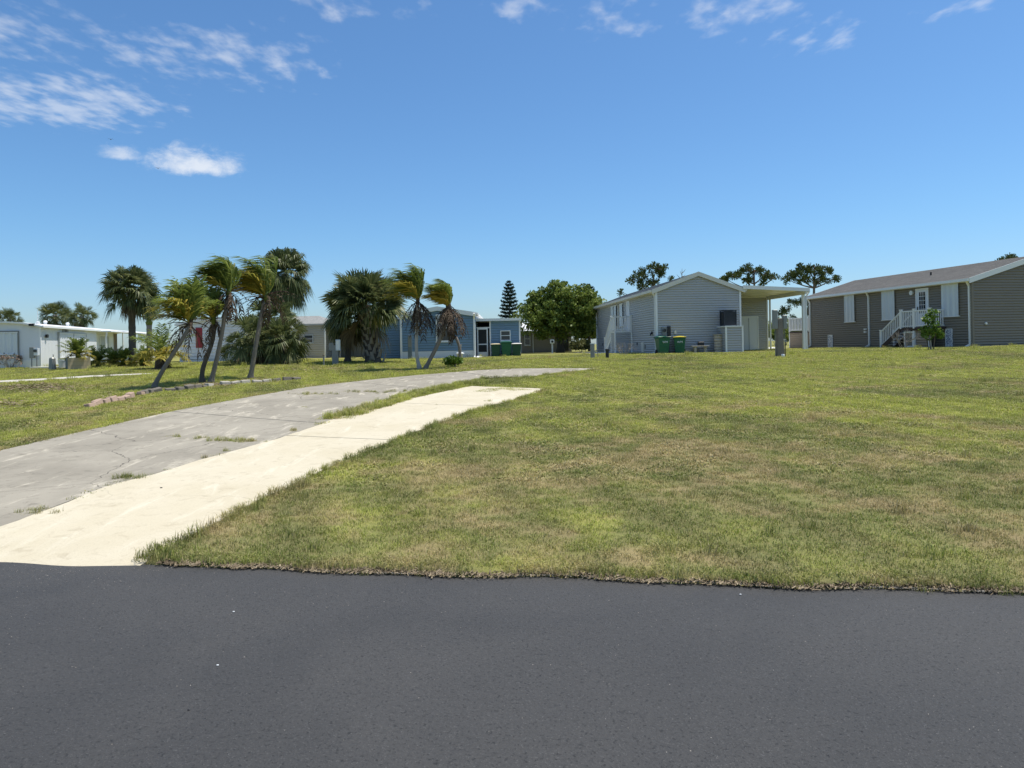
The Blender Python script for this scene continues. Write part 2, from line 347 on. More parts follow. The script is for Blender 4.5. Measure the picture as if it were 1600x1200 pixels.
M = dict(
    soil=mat_soil(), blade=mat_blade(), asphalt=mat_asphalt(),
    conc_grey=mat_concrete('old_grey_concrete', (0.35, 0.318, 0.258), (0.265, 0.240, 0.193), (0.165, 0.148, 0.118), (0.60, 0.54, 0.43), 0.95),
    conc_cream=mat_concrete('cream_concrete', (0.535, 0.472, 0.342), (0.585, 0.525, 0.40), (0.40, 0.342, 0.24), (0.65, 0.595, 0.47), 0.12),
    conc_white=mat_concrete('pale_concrete', (0.70, 0.68, 0.62), (0.64, 0.62, 0.56), (0.5, 0.47, 0.4), (0.72, 0.7, 0.66), 0.2),
    conc_walk=mat_concrete('walk_concrete', (0.54, 0.51, 0.44), (0.46, 0.43, 0.37), (0.36, 0.33, 0.27), (0.6, 0.57, 0.5), 0.2),
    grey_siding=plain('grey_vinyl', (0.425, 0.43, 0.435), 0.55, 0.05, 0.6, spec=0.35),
    taupe_siding=plain('taupe_vinyl', (0.21, 0.186, 0.152), 0.55, 0.06, 0.6, spec=0.35),
    taupe_skirt=plain('taupe_skirt', (0.33, 0.26, 0.20), 0.6, 0.06, 0.6),
    blue_siding=plain('blue_vinyl', (0.165, 0.262, 0.365), 0.55, 0.07, 0.6, spec=0.35),
    pale_siding=plain('pale_grey_vinyl', (0.40, 0.38, 0.345), 0.6, 0.05, 0.6),
    white_panel=plain('white_aluminium', (0.70, 0.72, 0.74), 0.45, 0.05, 0.8, dirt=((0.5, 0.5, 0.48), 0.35)),
    white_trim=plain('white_trim', (0.78, 0.79, 0.78), 0.45, 0.04, 2.0),
    cream_trim=plain('cream_trim', (0.66, 0.64, 0.57), 0.5, 0.05, 2.0),
    roof_white=plain('white_metal_roof', (0.80, 0.80, 0.79), 0.5, 0.04, 0.7, dirt=((0.55, 0.54, 0.5), 0.3)),
    shutter=plain('shutter_panel', (0.62, 0.66, 0.69), 0.35, 0.05, 1.5, metal=0.15),
    door=plain('door_white', (0.72, 0.74, 0.75), 0.4, 0.04, 1.0),
    shingle=mat_shingle('brown_shingle', (0.158, 0.150, 0.138), (0.205, 0.195, 0.178), (0.142, 0.135, 0.125)),
    shingle_grey=mat_shingle('grey_shingle', (0.25, 0.25, 0.24), (0.31, 0.305, 0.29), (0.22, 0.22, 0.21)),
    glass=mat_glass('window_glass'), screen=plain('dark_screen', (0.022, 0.024, 0.024), 0.8, 0.3, 2.0),
    blind=plain('window_blind', (0.42, 0.45, 0.47), 0.5, 0.05, 1.0),
    black=plain('black_plastic', (0.02, 0.02, 0.022), 0.45, 0.1), rubber=plain('rubber', (0.018, 0.018, 0.018), 0.8, 0.1),
    ac=plain('ac_dark', (0.028, 0.033, 0.045), 0.45, 0.15), grey_metal=plain('grey_box_metal', (0.24, 0.245, 0.235), 0.45, 0.08, 4.0, metal=0.3, dirt=((0.25, 0.22, 0.18), 0.3)),
    bin_green=plain('green_bin_plastic', (0.012, 0.115, 0.062), 0.42, 0.1, 3.0, dirt=((0.05, 0.12, 0.08), 0.25)), bin_dark=plain('dark_green_bin', (0.012, 0.07, 0.045), 0.45, 0.1, 3.0),
    yellow=plain('yellow_lid', (0.80, 0.62, 0.06), 0.42, 0.06, 3.0), lid_cream=plain('faded_lid', (0.72, 0.62, 0.42), 0.5, 0.12, 5.0), lid_white=plain('white_lid', (0.78, 0.74, 0.68), 0.5, 0.06, 5.0),
    stone=plain('weathered_stone', (0.40, 0.37, 0.32), 0.9, 0.2, 4.0, bump=0.5, dirt=((0.16, 0.14, 0.12), 0.6)),
    beige=plain('beige_clay', (0.50, 0.44, 0.36), 0.75, 0.15, 5.0, bump=0.2, dirt=((0.3, 0.26, 0.2), 0.5)),
    brick_pink=plain('pink_edging', (0.40, 0.285, 0.22), 0.9, 0.2, 6.0, bump=0.5, bscale=60, dirt=((0.3, 0.22, 0.18), 0.6)),
    edging_grey=plain('grey_edging', (0.17, 0.15, 0.125), 0.9, 0.25, 6.0, bump=0.5, bscale=60, dirt=((0.12, 0.1, 0.08), 0.7)),  # dark timber tone, deepened in colour for the palm-crown shade mid-bed
    wood=plain('weathered_wood', (0.20, 0.175, 0.15), 0.9, 0.25, 5.0, bump=0.6, bscale=30, dirt=((0.09, 0.075, 0.06), 0.6)),
    deck_brown=plain('dark_deck_board', (0.055, 0.035, 0.030), 0.7, 0.15, 3.0), red=plain('red_shutter', (0.28, 0.03, 0.04), 0.55, 0.08),
    cutwork=mat_cutwork('cutwork_panel', (0.10, 0.14, 0.24), (0.72, 0.72, 0.74)), planter=plain('shaded_planter_board', (0.19, 0.21, 0.20), 0.85, 0.15, 3.0, dirt=((0.30, 0.24, 0.15), 0.5)), planter_lit=plain('lit_planter_board', (0.40, 0.33, 0.22), 0.85, 0.15, 4.0),
    bark_palm=plain('palm_bark', (0.20, 0.175, 0.145), 0.95, 0.3, 9.0, bump=0.8, bscale=22, dirt=((0.33, 0.31, 0.27), 0.5)),
    bark_dark=plain('dark_bark', (0.105, 0.088, 0.072), 0.95, 0.3, 7.0, bump=0.8, bscale=22), bark_pine=plain('pine_bark', (0.15, 0.11, 0.085), 0.95, 0.3, 4.0, bump=0.7, bscale=14),
    twig=plain('grey_twig', (0.26, 0.235, 0.21), 0.9, 0.2, 8.0), pale_bark=plain('pale_bark', (0.42, 0.39, 0.34), 0.9, 0.15, 8.0),
    sabal=leafy('sabal_leaf', [(0.042, 0.060, 0.023), (0.088, 0.115, 0.042), (0.16, 0.18, 0.07), (0.34, 0.33, 0.14)], 0.42, 0.3),
    sabal_dry=leafy('sabal_dry_leaf', [(0.085, 0.065, 0.040), (0.16, 0.125, 0.075), (0.26, 0.21, 0.125)], 0.8, 0.15),
    feather=leafy('feather_leaf', [(0.075, 0.115, 0.024), (0.19, 0.24, 0.05), (0.38, 0.41, 0.11)], 0.45, 0.45),
    feather_gold=leafy('feather_gold_leaf', [(0.20, 0.23, 0.04), (0.44, 0.37, 0.07), (0.68, 0.50, 0.12)], 0.45, 0.45),
    feather_dead=leafy('feather_dead_leaf', [(0.035, 0.026, 0.020), (0.085, 0.062, 0.045), (0.19, 0.145, 0.10)], 0.9, 0.12),
    oak=leafy('oak_leaf', [(0.065, 0.10, 0.018), (0.13, 0.18, 0.032), (0.21, 0.26, 0.052), (0.31, 0.345, 0.09)], 0.5, 0.3, 0.45),
    pine=leafy('pine_needle', [(0.035, 0.055, 0.022), (0.075, 0.105, 0.035), (0.16, 0.175, 0.06)], 0.6, 0.2, 0.5),
    norfolk=leafy('norfolk_needle', [(0.012, 0.026, 0.016), (0.022, 0.042, 0.022), (0.04, 0.062, 0.03)], 0.6, 0.15, 0.5),
    shrub=leafy('shrub_leaf', [(0.05, 0.10, 0.015), (0.10, 0.18, 0.025), (0.2, 0.27, 0.05)], 0.45, 0.3, 1.2),
    olive=leafy('olive_leaf', [(0.06, 0.075, 0.03), (0.12, 0.13, 0.045), (0.22, 0.20, 0.08)], 0.55, 0.25, 1.2),
    grit=leafy('grit', [(0.16, 0.145, 0.125), (0.36, 0.32, 0.27), (0.55, 0.50, 0.43)], 0.95, 0.0, 8.0),
    litter=leafy('dry_litter', [(0.06, 0.045, 0.03), (0.24, 0.185, 0.12), (0.46, 0.38, 0.26)], 0.9, 0.05, 6.0),
    red_tip=leafy('faded_blossom', [(0.25, 0.19, 0.15), (0.35, 0.25, 0.2)], 0.7, 0.2), edge_soil=plain('edge_soil', (0.075, 0.055, 0.04), 0.95, 0.4, 12.0, bump=1.0, bscale=50, dirt=((0.26, 0.23, 0.19), 0.7)),
)

# ------------------------------------------------------------------ ground, street, drive
def build_ground():
    xs = list(np.arange(-9, 9.01, 0.12)); step = 0.3; x = 9.0
    while x < 600: x += step; step *= 1.12; xs.append(x)
    xs = sorted([-v for v in xs if v > 9.0] + xs)
    ts = [-300, -80, -25, -8, -2, -0.4, -0.10, -0.03, 0.0, 0.035, 0.08, 0.16, 0.3]; t = 0.3; step = 0.25
    while t < 60: t += step; step = min(step * 1.08, 2.0); ts.append(t)
    while t < 1500: step *= 1.4; t += step; ts.append(t)
    v = []; nt = len(ts)
    for x in xs:
        ey = edge_y(x)
        for tt in ts:
            j = 0.0
            if -0.2 < tt < 0.2: j = 0.045 * (mnoise.noise((x * 1.3, 0, 0)) + 0.6 * mnoise.noise((x * 5.1, 3, 0)))
            y = ey + tt + j; z = H(x, ey + tt)
            if 0 < tt < 0.2: z = min(z, 0.03) - 0.02 + 0.03 * min(tt / 0.1, 1) + 0.012 * mnoise.noise((x * 7, tt * 9, 1))
            if -12 < x < 6 and -0.5 < tt < 30 and any(inside(q, x, y) for q in DRIVE): z -= 0.07
            v.append((x, y, z))
    f = [(i * nt + k, (i + 1) * nt + k, (i + 1) * nt + k + 1, i * nt + k + 1) for i in range(len(xs) - 1) for k in range(nt - 1)]
    mb = MB(); mb.v = v; mb.f = f
    struct(mb.build('ground', M['soil'], smooth=True))
    mb = MB(); xs = [-400, -60] + list(np.linspace(-20, 20, 161)) + [60, 400]; rows = [-9.0, -4, 0, 3, 5, 6.9, 7.15]
    def ry(x, k): return edge_y(x) - 7.25 + k + (0.018 * mnoise.noise((x * 2.1, 7, 0)) if k > 7.1 else 0)
    for x in xs:
        for k in rows: mb.v.append((x, ry(x, k) + (0.16 * 0 if k < 7 else 0.0) + (0.10 if k > 7.1 else 0), 0.004 if k < 7.1 else -0.012))
    n = len(rows)
    mb.f = [(i * n + k, (i + 1) * n + k, (i + 1) * n + k + 1, i * n + k + 1) for i in range(len(xs) - 1) for k in range(n - 1)]
    struct(mb.build('road', M['asphalt'], smooth=True))

def resample(P, n):
    P = [Vector(p) for p in P]; d = [0]
    for a, b in zip(P, P[1:]): d.append(d[-1] + (b - a).length)
    out = []
    for i in range(n):
        s = d[-1] * i / (n - 1); k = max(j for j in range(len(d)) if d[j] <= s + 1e-9); k = min(k, len(P) - 2)
        u = (s - d[k]) / max(d[k + 1] - d[k], 1e-9); out.append(P[k].lerp(P[k + 1], u))
    return out
def slabs(name, Lp, Rp, cuts, mt, lift, gap=0.018, n=72, w=8, rag=0.0):
    """a drive lofted between two edges on the ground, cut across into separate slabs"""
    root = struct(bpy.data.objects.new(name, None)); C.objects.link(root)
    Ls = resample(Lp, n); Rs = resample(Rp, n)
    def P(s, u):
        k = s * (n - 1); i = min(int(k), n - 2); q = k - i
        a = Ls[i].lerp(Ls[i + 1], q); b = Rs[i].lerp(Rs[i + 1], q)
        if rag:
            e = mnoise.noise((s * 30, u * 3, lift)) * rag
            if u == 0: a = a + (b - a).normalized() * e
            if u == 1: b = b + (a - b).normalized() * e
        p = a.lerp(b, u); k = min(max((p.y - edge_y(p.x) + 0.2) / 0.7, 0), 1); return Vector((p.x, p.y, -0.03 * (1 - k) + (max(H(p.x, p.y), 0.03) + lift) * k))
    length = sum((b - a).length for a, b in zip(Ls, Ls[1:]))
    for c0, c1 in zip(cuts, cuts[1:]):
        g = gap / length; ss = np.linspace(c0 + g, c1 - g, max(3, int((c1 - c0) * n)))
        us = np.linspace(0, 1, w + 1); mb = MB()
        for s in ss:
            for u in us: mb.v.append(tuple(P(s, float(u))))
        W = w + 1; ns = len(ss)
        for i in range(ns - 1):
            for j in range(w): mb.f.append((i * W + j, i * W + j + 1, (i + 1) * W + j + 1, (i + 1) * W + j))
        ring = [i * W for i in range(ns)] + [(ns - 1) * W + j for j in range(1, W)] + [i * W + w for i in range(ns - 2, -1, -1)] + [j for j in range(w - 1, 0, -1)]
        o = len(mb.v)
        for k in ring: x, y, z = mb.v[k]; mb.v.append((x, y, z - 0.12))
        for a in range(len(ring)): b = (a + 1) % len(ring); mb.f.append((ring[a], o + a, o + b, ring[b]))
        mb.build('slab', mt, root)
    return root
def ext(a, b):                                   # continue the line b->a down to the street edge
    d = (a - b); k = 0.0
    p = a.copy()
    for _ in range(400):
        if p.y <= edge_y(p.x) - 0.26: break
        p = p + d.normalized() * 0.05
    return p
gl = [G(*p) for p in ((0, 705), (150, 670), (280, 641), (400, 619), (480, 605), (575, 594), (645, 587), (750, 578.5), (810, 576), (932, 576))]
jn = [G(*p) for p in ((0, 825), (75, 797), (180, 756), (240, 743), (300, 723), (414, 692), (480, 671), (520, 656), (619, 625))]
gr = jn + [G(*p) for p in ((697, 603), (750, 592), (827, 589), (883, 582), (936, 577.5))]
cr_ = [G(*p) for p in ((224, 880), (255, 857), (315, 830), (381, 795), (444, 765), (530, 724), (610, 691), (697, 658), (750, 639), (813, 623), (853, 608))]
off = Vector((0.012, -0.006, 0))
GL = [ext(gl[0], gl[2])] + gl; GR = [ext(jn[0], jn[2])] + gr
CL = [ext(jn[0], jn[2]) + off * 2] + [p + off * 2 for p in jn] + [G(650, 622), G(711, 609), G(738, 604)]
CRr = [cr_[0] + Vector((-0.04, -0.32, 0))] + cr_
slabs('old_driveway', GL, GR, [0, 0.33, 0.62, 0.80, 1.0], M['conc_grey'], 0.012, 0.02, rag=0.02)
slabs('parking_strip', CL, CRr, [0, 0.40, 0.72, 1.0], M['conc_cream'], 0.018, 0.015, rag=0.05)
SWL, SWR = [G(-30, 597), G(60, 592.5), G(140, 587.5), G(215, 584.5), G(240, 583.6)], [G(-30, 600), G(60, 595.4), G(140, 590), G(215, 586), G(240, 584.4)]
slabs('side_walk', SWL, SWR, [0, 0.35, 0.7, 1.0], M['conc_walk'], 0.022, 0.012, n=60, w=3, rag=0.12)

def inside(poly, x, y):
    c = False; n = len(poly)
    for i in range(n):
        x1, y1 = poly[i]; x2, y2 = poly[(i + 1) % n]
        if (y1 > y) != (y2 > y) and x < (x2 - x1) * (y - y1) / (y2 - y1) + x1: c = not c
    return c
DRIVE = [[(p.x, p.y) for p in GL] + [(p.x, p.y) for p in reversed(GR)], [(p.x, p.y) for p in CL] + [(p.x, p.y) for p in reversed(CRr)], [(p.x, p.y) for p in SWL] + [(p.x, p.y - 0.05) for p in reversed(SWR)]]
build_ground()

# ------------------------------------------------------------------ grass (nobody could count it: one object of instanced tufts)
def tuft(name, n, rad, hmin, hmax, width, lean, mt):
    mb = MB()
    for _ in range(n):
        a = random.uniform(0, 6.283); r = rad * math.sqrt(random.random()); x, y = r * math.cos(a), r * math.sin(a)
        h = random.uniform(hmin, hmax); b = random.uniform(0, 6.283); l = random.uniform(0.25, 1.0) * lean
        dx, dy = math.cos(b) * l * h, math.sin(b) * l * h; c = b + random.uniform(1.0, 2.1); wx, wy = math.cos(c) * width / 2, math.sin(c) * width / 2
        p0 = (x - wx, y - wy, -0.01); p1 = (x + wx, y + wy, -0.01)
        q0 = (x + dx * 0.4 - wx * 0.8, y + dy * 0.4 - wy * 0.8, h * 0.6); q1 = (x + dx * 0.4 + wx * 0.8, y + dy * 0.4 + wy * 0.8, h * 0.6)
        t = (x + dx, y + dy, h * (1 - 0.25 * l))
        mb.add([p0, p1, q1, q0, t], [(0, 1, 2, 3), (3, 2, 4)])
    me = bpy.data.meshes.new(name); me.from_pydata(mb.v, [], mb.f); me.materials.append(mt)
    return bpy.data.objects.new(name, me)
def scatter(name, pts, sources):
    """pts: rows of x, y, z, rot, scale, which"""
    me = bpy.data.meshes.new(name); me.from_pydata([p[:3] for p in pts], [], [])
    for an, ty, k in (('gr', 'FLOAT', 3), ('gs', 'FLOAT', 4), ('gk', 'INT', 5)):
        at_ = me.attributes.new(an, ty, 'POINT'); at_.data.foreach_set('value', [p[k] for p in pts])
    o = bpy.data.objects.new(name, me); C.objects.link(o)
    ng = bpy.data.node_groups.new(name, 'GeometryNodeTree')
    ng.interface.new_socket('Geometry', in_out='INPUT', socket_type='NodeSocketGeometry'); ng.interface.new_socket('Geometry', in_out='OUTPUT', socket_type='NodeSocketGeometry')
    N = ng.nodes; L = ng.links; gi = N.new('NodeGroupInput'); go = N.new('NodeGroupOutput')
    ip = N.new('GeometryNodeInstanceOnPoints'); jn_ = N.new('GeometryNodeJoinGeometry')
    for s_ in reversed(sources):
        oi = N.new('GeometryNodeObjectInfo'); oi.inputs['Object'].default_value = s_; oi.inputs['As Instance'].default_value = True
        L.new(oi.outputs['Geometry'], jn_.inputs[0])
    def na(n, dt):
        a = N.new('GeometryNodeInputNamedAttribute'); a.data_type = dt; a.inputs['Name'].default_value = n; return a.outputs[0]
    cx = N.new('ShaderNodeCombineXYZ'); L.new(na('gr', 'FLOAT'), cx.inputs[2])
    L.new(gi.outputs[0], ip.inputs['Points']); L.new(jn_.outputs[0], ip.inputs['Instance']); ip.inputs['Pick Instance'].default_value = True
    L.new(na('gk', 'INT'), ip.inputs['Instance Index']); L.new(cx.outputs[0], ip.inputs['Rotation']); L.new(na('gs', 'FLOAT'), ip.inputs['Scale'])
    L.new(ip.outputs[0], go.inputs[0])
    md = o.modifiers.new('scatter', 'NODES'); md.node_group = ng
    return o
SRC = [tuft('grass_tuft', 62, 0.095, 0.020, 0.046, 0.0048, 1.25, M['blade']) for _ in range(4)] \
    + [tuft('weed_tuft', 26, 0.10, 0.015, 0.040, 0.017, 1.6, M['blade']) for _ in range(2)] \
    + [tuft('tall_tuft', 46, 0.08, 0.05, 0.13, 0.0052, 1.0, M['blade']) for _ in range(2)]
def near_poly(poly, x, y, d):
    return any(inside(poly, x + d * math.cos(a), y + d * math.sin(a)) for a in (0, 1.57, 3.14, 4.71))
def build_grass():
    pts = []
    def put(x, y, s, k): pts.append((x, y, H(x, y) - 0.004, random.uniform(0, 6.283), s, k))
    y = 3.6
    while y < 47:
        sp = 0.115 + max(0, y - 7) * 0.0065
        x0 = -1.05 * y * 0.80 - 2.2; x1 = 1.05 * y * 0.80 + 2.2
        x0 = max(x0, -34); x1 = min(x1, 34)
        x = x0
        while x < x1:
            X = x + random.uniform(-.5, .5) * sp; Y = y + random.uniform(-.5, .5) * sp; x += sp
            t = Y - edge_y(X)
            if t < 0.10: continue
            if any(inside(q, X, Y) for q in DRIVE): continue
            n = mnoise.noise((X * 0.8, Y * 0.8, 3.1)); bare = mnoise.noise((X * 0.55 + 9, Y * 0.55, 8.8)) + 0.5 * mnoise.noise((X * 2.1, Y * 2.1, 5.5))
            if bare > 0.62 and random.random() < 0.4: continue
            k = random.randrange(4)
            if random.random() < 0.012: k = 6 + random.randrange(2)
            if n > 0.08 and random.random() < 0.45 and Y > 8: k = 4 + random.randrange(2)
            put(X, Y, sp / 0.115 * random.uniform(0.78, 1.18) * (0.86 if sp > 0.17 else 1), k)
        y += sp
    # ragged fringes: along the street, along both drives, and weeds standing in the joints
    x = -2.7
    while x < 6.2:
        x += random.uniform(0.018, 0.045); t = random.uniform(0.03, 0.18) + 0.045 * mnoise.noise((x * 3, 1, 1))
        if mnoise.noise((x * 2.2, 9, 2)) > 0.42 and t < 0.12: continue
        put(x, edge_y(x) + t, random.uniform(0.6, 1.15), random.randrange(4))
        if random.random() < 0.16: put(x, edge_y(x) + random.uniform(-0.05, 0.05), random.uniform(0.35, 0.8), random.choice((0, 1, 2, 6)))
    def fringe(P, side, d0, d1, step, ks, smin, smax, s0=0.0, s1=1.0):
        Q = resample(P, 260); n0, n1 = int(s0 * 258), int(s1 * 258)
        for a, b in zip(Q[n0:n1], Q[n0 + 1:n1 + 1]):
            d = b - a; L_ = d.length
            if L_ < 1e-6: continue
            nx, ny = d.y / L_ * side, -d.x / L_ * side
            for _ in range(max(1, int(L_ / step + random.random()))):
                u = random.random(); r = random.uniform(d0, d1); put(a.x + d.x * u + nx * r, a.y + d.y * u + ny * r, random.uniform(smin, smax), random.choice(ks))
    fringe(CRr[1:], 1, -0.02, 0.16, 0.05, (0, 1, 2, 3, 6), 0.7, 1.25)
    fringe(CRr[1:], 1, -0.06, 0.05, 0.35, (0, 1, 6), 0.5, 0.9)
    fringe(GL, -1, 0.0, 0.16, 0.09, (0, 1, 2, 3), 0.7, 1.2)
    fringe(GR[9:], 1, -0.05, 0.35, 0.07, (0, 1, 2, 3, 6, 7), 0.7, 1.5)
    strip = [G(*p) for p in ((520, 656), (560, 643), (617, 627), (660, 613), (711, 603), (760, 597))]
    fringe(strip, 1, -0.30, 0.30, 0.010, (0, 1, 2, 3, 6, 7), 0.7, 1.5)
    fringe([G(*p) for p in ((705, 603), (740, 599), (800, 597), (870, 590))], 1, -0.35, 0.4, 0.03, (0, 1, 2, 6, 4, 5), 0.8, 1.4)
    fringe([G(*p) for p in ((755, 613), (775, 608), (800, 608), (815, 611))], 1, -0.25, 0.25, 0.05, (4, 5, 0), 0.7, 1.2)
    def clump(px, py, w, h, n, ks=(0, 1, 6), s=(0.45, 0.9)):
        for _ in range(n):
            p = G(px + random.gauss(0, w / 2.4), py + random.gauss(0, h / 2.4)); put(p.x, p.y, random.uniform(*s), random.choice(ks))
    for c in ((212, 748, 44, 5, 34), (368, 690, 52, 3, 44), (325, 686, 40, 2, 12), (270, 683, 22, 2, 9), (62, 801, 36, 5, 14), (488, 616, 46, 2.2, 46), (575, 613, 46, 2.2, 46), (615, 612, 40, 2, 24), (475, 636, 12, 2, 4), (352, 706, 10, 3, 3), (320, 717, 12, 3, 3), (460, 675, 14, 3, 4), (684, 633, 12, 3, 3), (760, 627, 12, 2, 4)):
        clump(*c)
    for c in ((430, 575, 90, 6, 90), (250, 592, 30, 4, 24), (320, 590, 26, 6, 36), (540, 573, 60, 3, 40), (715, 572, 60, 5, 40)): clump(*c, ks=(6, 7, 4), s=(1.1, 1.9))
    o = scatter('grass', pts, SRC); stuff(o); o['label'] = 'patchy green and straw coloured mown lawn grass'
    return len(pts)
n_tufts = build_grass()
def build_edge_litter():
    """the cut soil lip and dead runners where the turf meets the street"""
    mb = MB()
    for _ in range(9000):
        x = random.uniform(-2.8, 6.5); t = random.gauss(0.035, 0.03) + 0.035 * mnoise.noise((x * 4, 5, 0)); y = edge_y(x) + t - 0.02 + 0.04 * mnoise.noise((x * 1.3, 0, 0))
        a = random.uniform(0, 3.14); l = random.uniform(0.004, 0.022); w = random.uniform(0.0012, 0.0045); z = 0.006 + random.uniform(0, 0.016) * min(1, max(t, 0) / 0.05)
        dx, dy = math.cos(a) * l, math.sin(a) * l; nx, ny = -math.sin(a) * w, math.cos(a) * w; k = random.uniform(-0.004, 0.012)
        mb.add([(x - dx - nx, y - dy - ny, z), (x + dx - nx, y + dy - ny, z + k), (x + dx + nx, y + dy + ny, z + k + 0.002), (x - dx + nx, y - dy + ny, z + 0.003)], [(0, 1, 2, 3)])
    stuff(mb.build('turf_litter', M['litter']))['label'] = 'dry grass clippings and soil along the street edge'
build_edge_litter()
def build_grit():
    """pale sand washed along the turf edge and loose grit on the street"""
    mb = MB()
    def bit(x, y, z, r):
        a = random.uniform(0, 6.28); k = [(x + r * math.cos(a + j * 1.57) * random.uniform(.7, 1.2), y + r * math.sin(a + j * 1.57) * random.uniform(.7, 1.2), z) for j in range(4)]
        mb.add(k + [(x, y, z + r * 0.8)], [(0, 1, 4), (1, 2, 4), (2, 3, 4), (3, 0, 4)])
    for _ in range(9000):
        x = random.uniform(-2.8, 6.5); g = mnoise.noise((x * 1.7, 2, 7)) + 0.12 * x
        if g < random.uniform(-0.3, 0.5): continue
        bit(x, edge_y(x) + random.gauss(-0.012, 0.016), 0.005, random.uniform(0.0015, 0.005))
    for _ in range(900):
        x = random.uniform(-5, 5); d = abs(random.gauss(0, 1.3)); bit(x, edge_y(x) - 0.05 - d, 0.004, random.uniform(0.001, 0.0034))
    for _ in range(500):
        x = random.uniform(-6, -2.6); d = abs(random.gauss(0, 0.25)); bit(x, edge_y(x) - 0.05 - d, 0.004, random.uniform(0.001, 0.0034))
    stuff(mb.build('road_grit', M['grit']))['label'] = 'pale sand and loose grit along the street edge'
build_grit()

# ------------------------------------------------------------------ house-building parts
def siding(parent, p0, p1, z0, tops, mt, course=0.14, name='siding', lip=0.024):
    """lapped boards on a wall from p0 to p1 (outside is to the right of p0->p1); tops: [(u, z)] upper outline by distance along"""
    a = Vector((p0[0], p0[1], 0)); b = Vector((p1[0], p1[1], 0)); L = (b - a).length; d = (b - a) / L; nrm = Vector((d.y, -d.x, 0))
    def span(z):                                # part of the wall that reaches height z
        us = [u for u in np.linspace(0, L, 201) if np.interp(u, [t[0] for t in tops], [t[1] for t in tops]) >= z - 1e-6]
        return (us[0], us[-1]) if us else None
    zmax = max(t[1] for t in tops); mb = MB(); z = z0
    flat = len(set(round(t[1], 4) for t in tops)) == 1
    while z < zmax - 0.01:
        z2 = min(z + course, zmax); s1 = (0, L) if flat else span(z); s2 = (0, L) if flat else span(z2 if z2 < zmax else z2 - 0.004)
        if s1 is None: break
        if s2 is None: s2 = (sum(s1) / 2,) * 2
        def P(u, zz, o): q = a + d * u + nrm * o; return (q.x, q.y, zz)
        zc = min(z + 0.034, z2)
        mb.quad(P(s1[0], zc, lip), P(s1[1], zc, lip), P(s2[1], z2, 0.004), P(s2[0], z2, 0.004))
        mb.quad(P(s1[0], z, -0.016), P(s1[1], z, -0.016), P(s1[1], zc, lip), P(s1[0], zc, lip))
        z = z2
    o = mb.build(name, mt, parent); return stuff(o)
def window(parent, p, wdir, w, h, frame=None, pane=None, rails=1, fw=0.06, upper=None, name='window'):
    """p: lower corner on the wall face; wdir: unit direction along the wall (outside to its right)"""
    d = Vector((wdir[0], wdir[1], 0)); n = Vector((d.y, -d.x, 0)); p = Vector(p)
    def blk(mb, u0, u1, z0, z1, o0, o1):
        c = [p + d * u0 + n * o0, p + d * u1 + n * o0, p + d * u1 + n * o1, p + d * u0 + n * o1]
        vs = [(q.x, q.y, p.z + z0) for q in c] + [(q.x, q.y, p.z + z1) for q in c]
        mb.add(vs, [(3, 2, 1, 0), (4, 5, 6, 7), (0, 1, 5, 4), (1, 2, 6, 5), (2, 3, 7, 6), (3, 0, 4, 7)])
    fr = MB()
    blk(fr, 0, w, 0, fw, 0, 0.06); blk(fr, 0, w, h - fw, h, 0, 0.06); blk(fr, 0, fw, fw, h - fw, 0, 0.06); blk(fr, w - fw, w, fw, h - fw, 0, 0.06)
    for k in range(rails): zz = h * (k + 1) / (rails + 1); blk(fr, fw, w - fw, zz - 0.022, zz + 0.022, 0.015, 0.05)
    f = fr.build(name, frame or M['white_trim'], parent)
    for k in range(rails + 1):
        g = MB(); zz0 = fw + (h - 2 * fw) * k / (rails + 1); zz1 = fw + (h - 2 * fw) * (k + 1) / (rails + 1)
        blk(g, fw, w - fw, zz0, zz1, 0.017, 0.026); g.build('pane', (upper if upper and k == rails else pane) or M['glass'], f)
    s = MB(); blk(s, -0.04, w + 0.04, -0.05, 0.0, 0, 0.085); s.build('sill', frame or M['white_trim'], f)
    return f
def shutter(parent, p, wdir, w, h, panels=3, mt=None, name='storm_shutter'):
    d = Vector((wdir[0], wdir[1], 0)); n = Vector((d.y, -d.x, 0)); p = Vector(p); mb = MB()
    def P(u, z, o): q = p + d * u + n * o; return (q.x, q.y, p.z + z)
    k = panels * 4; us = [w * i / k for i in range(k + 1)]; os_ = [0.035 if i % 4 in (1, 2) else 0.075 for i in range(k + 1)]
    for i in range(k): mb.quad(P(us[i], 0, os_[i]), P(us[i + 1], 0, os_[i + 1]), P(us[i + 1], h, os_[i + 1]), P(us[i], h, os_[i]))
    for z in (0, h): mb.add([P(0, z, 0.0), P(w, z, 0.0), P(w, z, 0.085), P(0, z, 0.085)], [(0, 1, 2, 3)])
    s = mb.build(name, mt or M['shutter'], parent)
    for z in (-0.03, h - 0.02):
        t = MB(); a = [P(-0.03, z, 0), P(w + 0.03, z, 0), P(w + 0.03, z, 0.095), P(-0.03, z, 0.095)]; t.add(a + [(q[0], q[1], q[2] + 0.05) for q in a], [(3, 2, 1, 0), (4, 5, 6, 7), (0, 1, 5, 4), (1, 2, 6, 5), (2, 3, 7, 6), (3, 0, 4, 7)]); t.build('track', M['white_trim'], s)
    return s
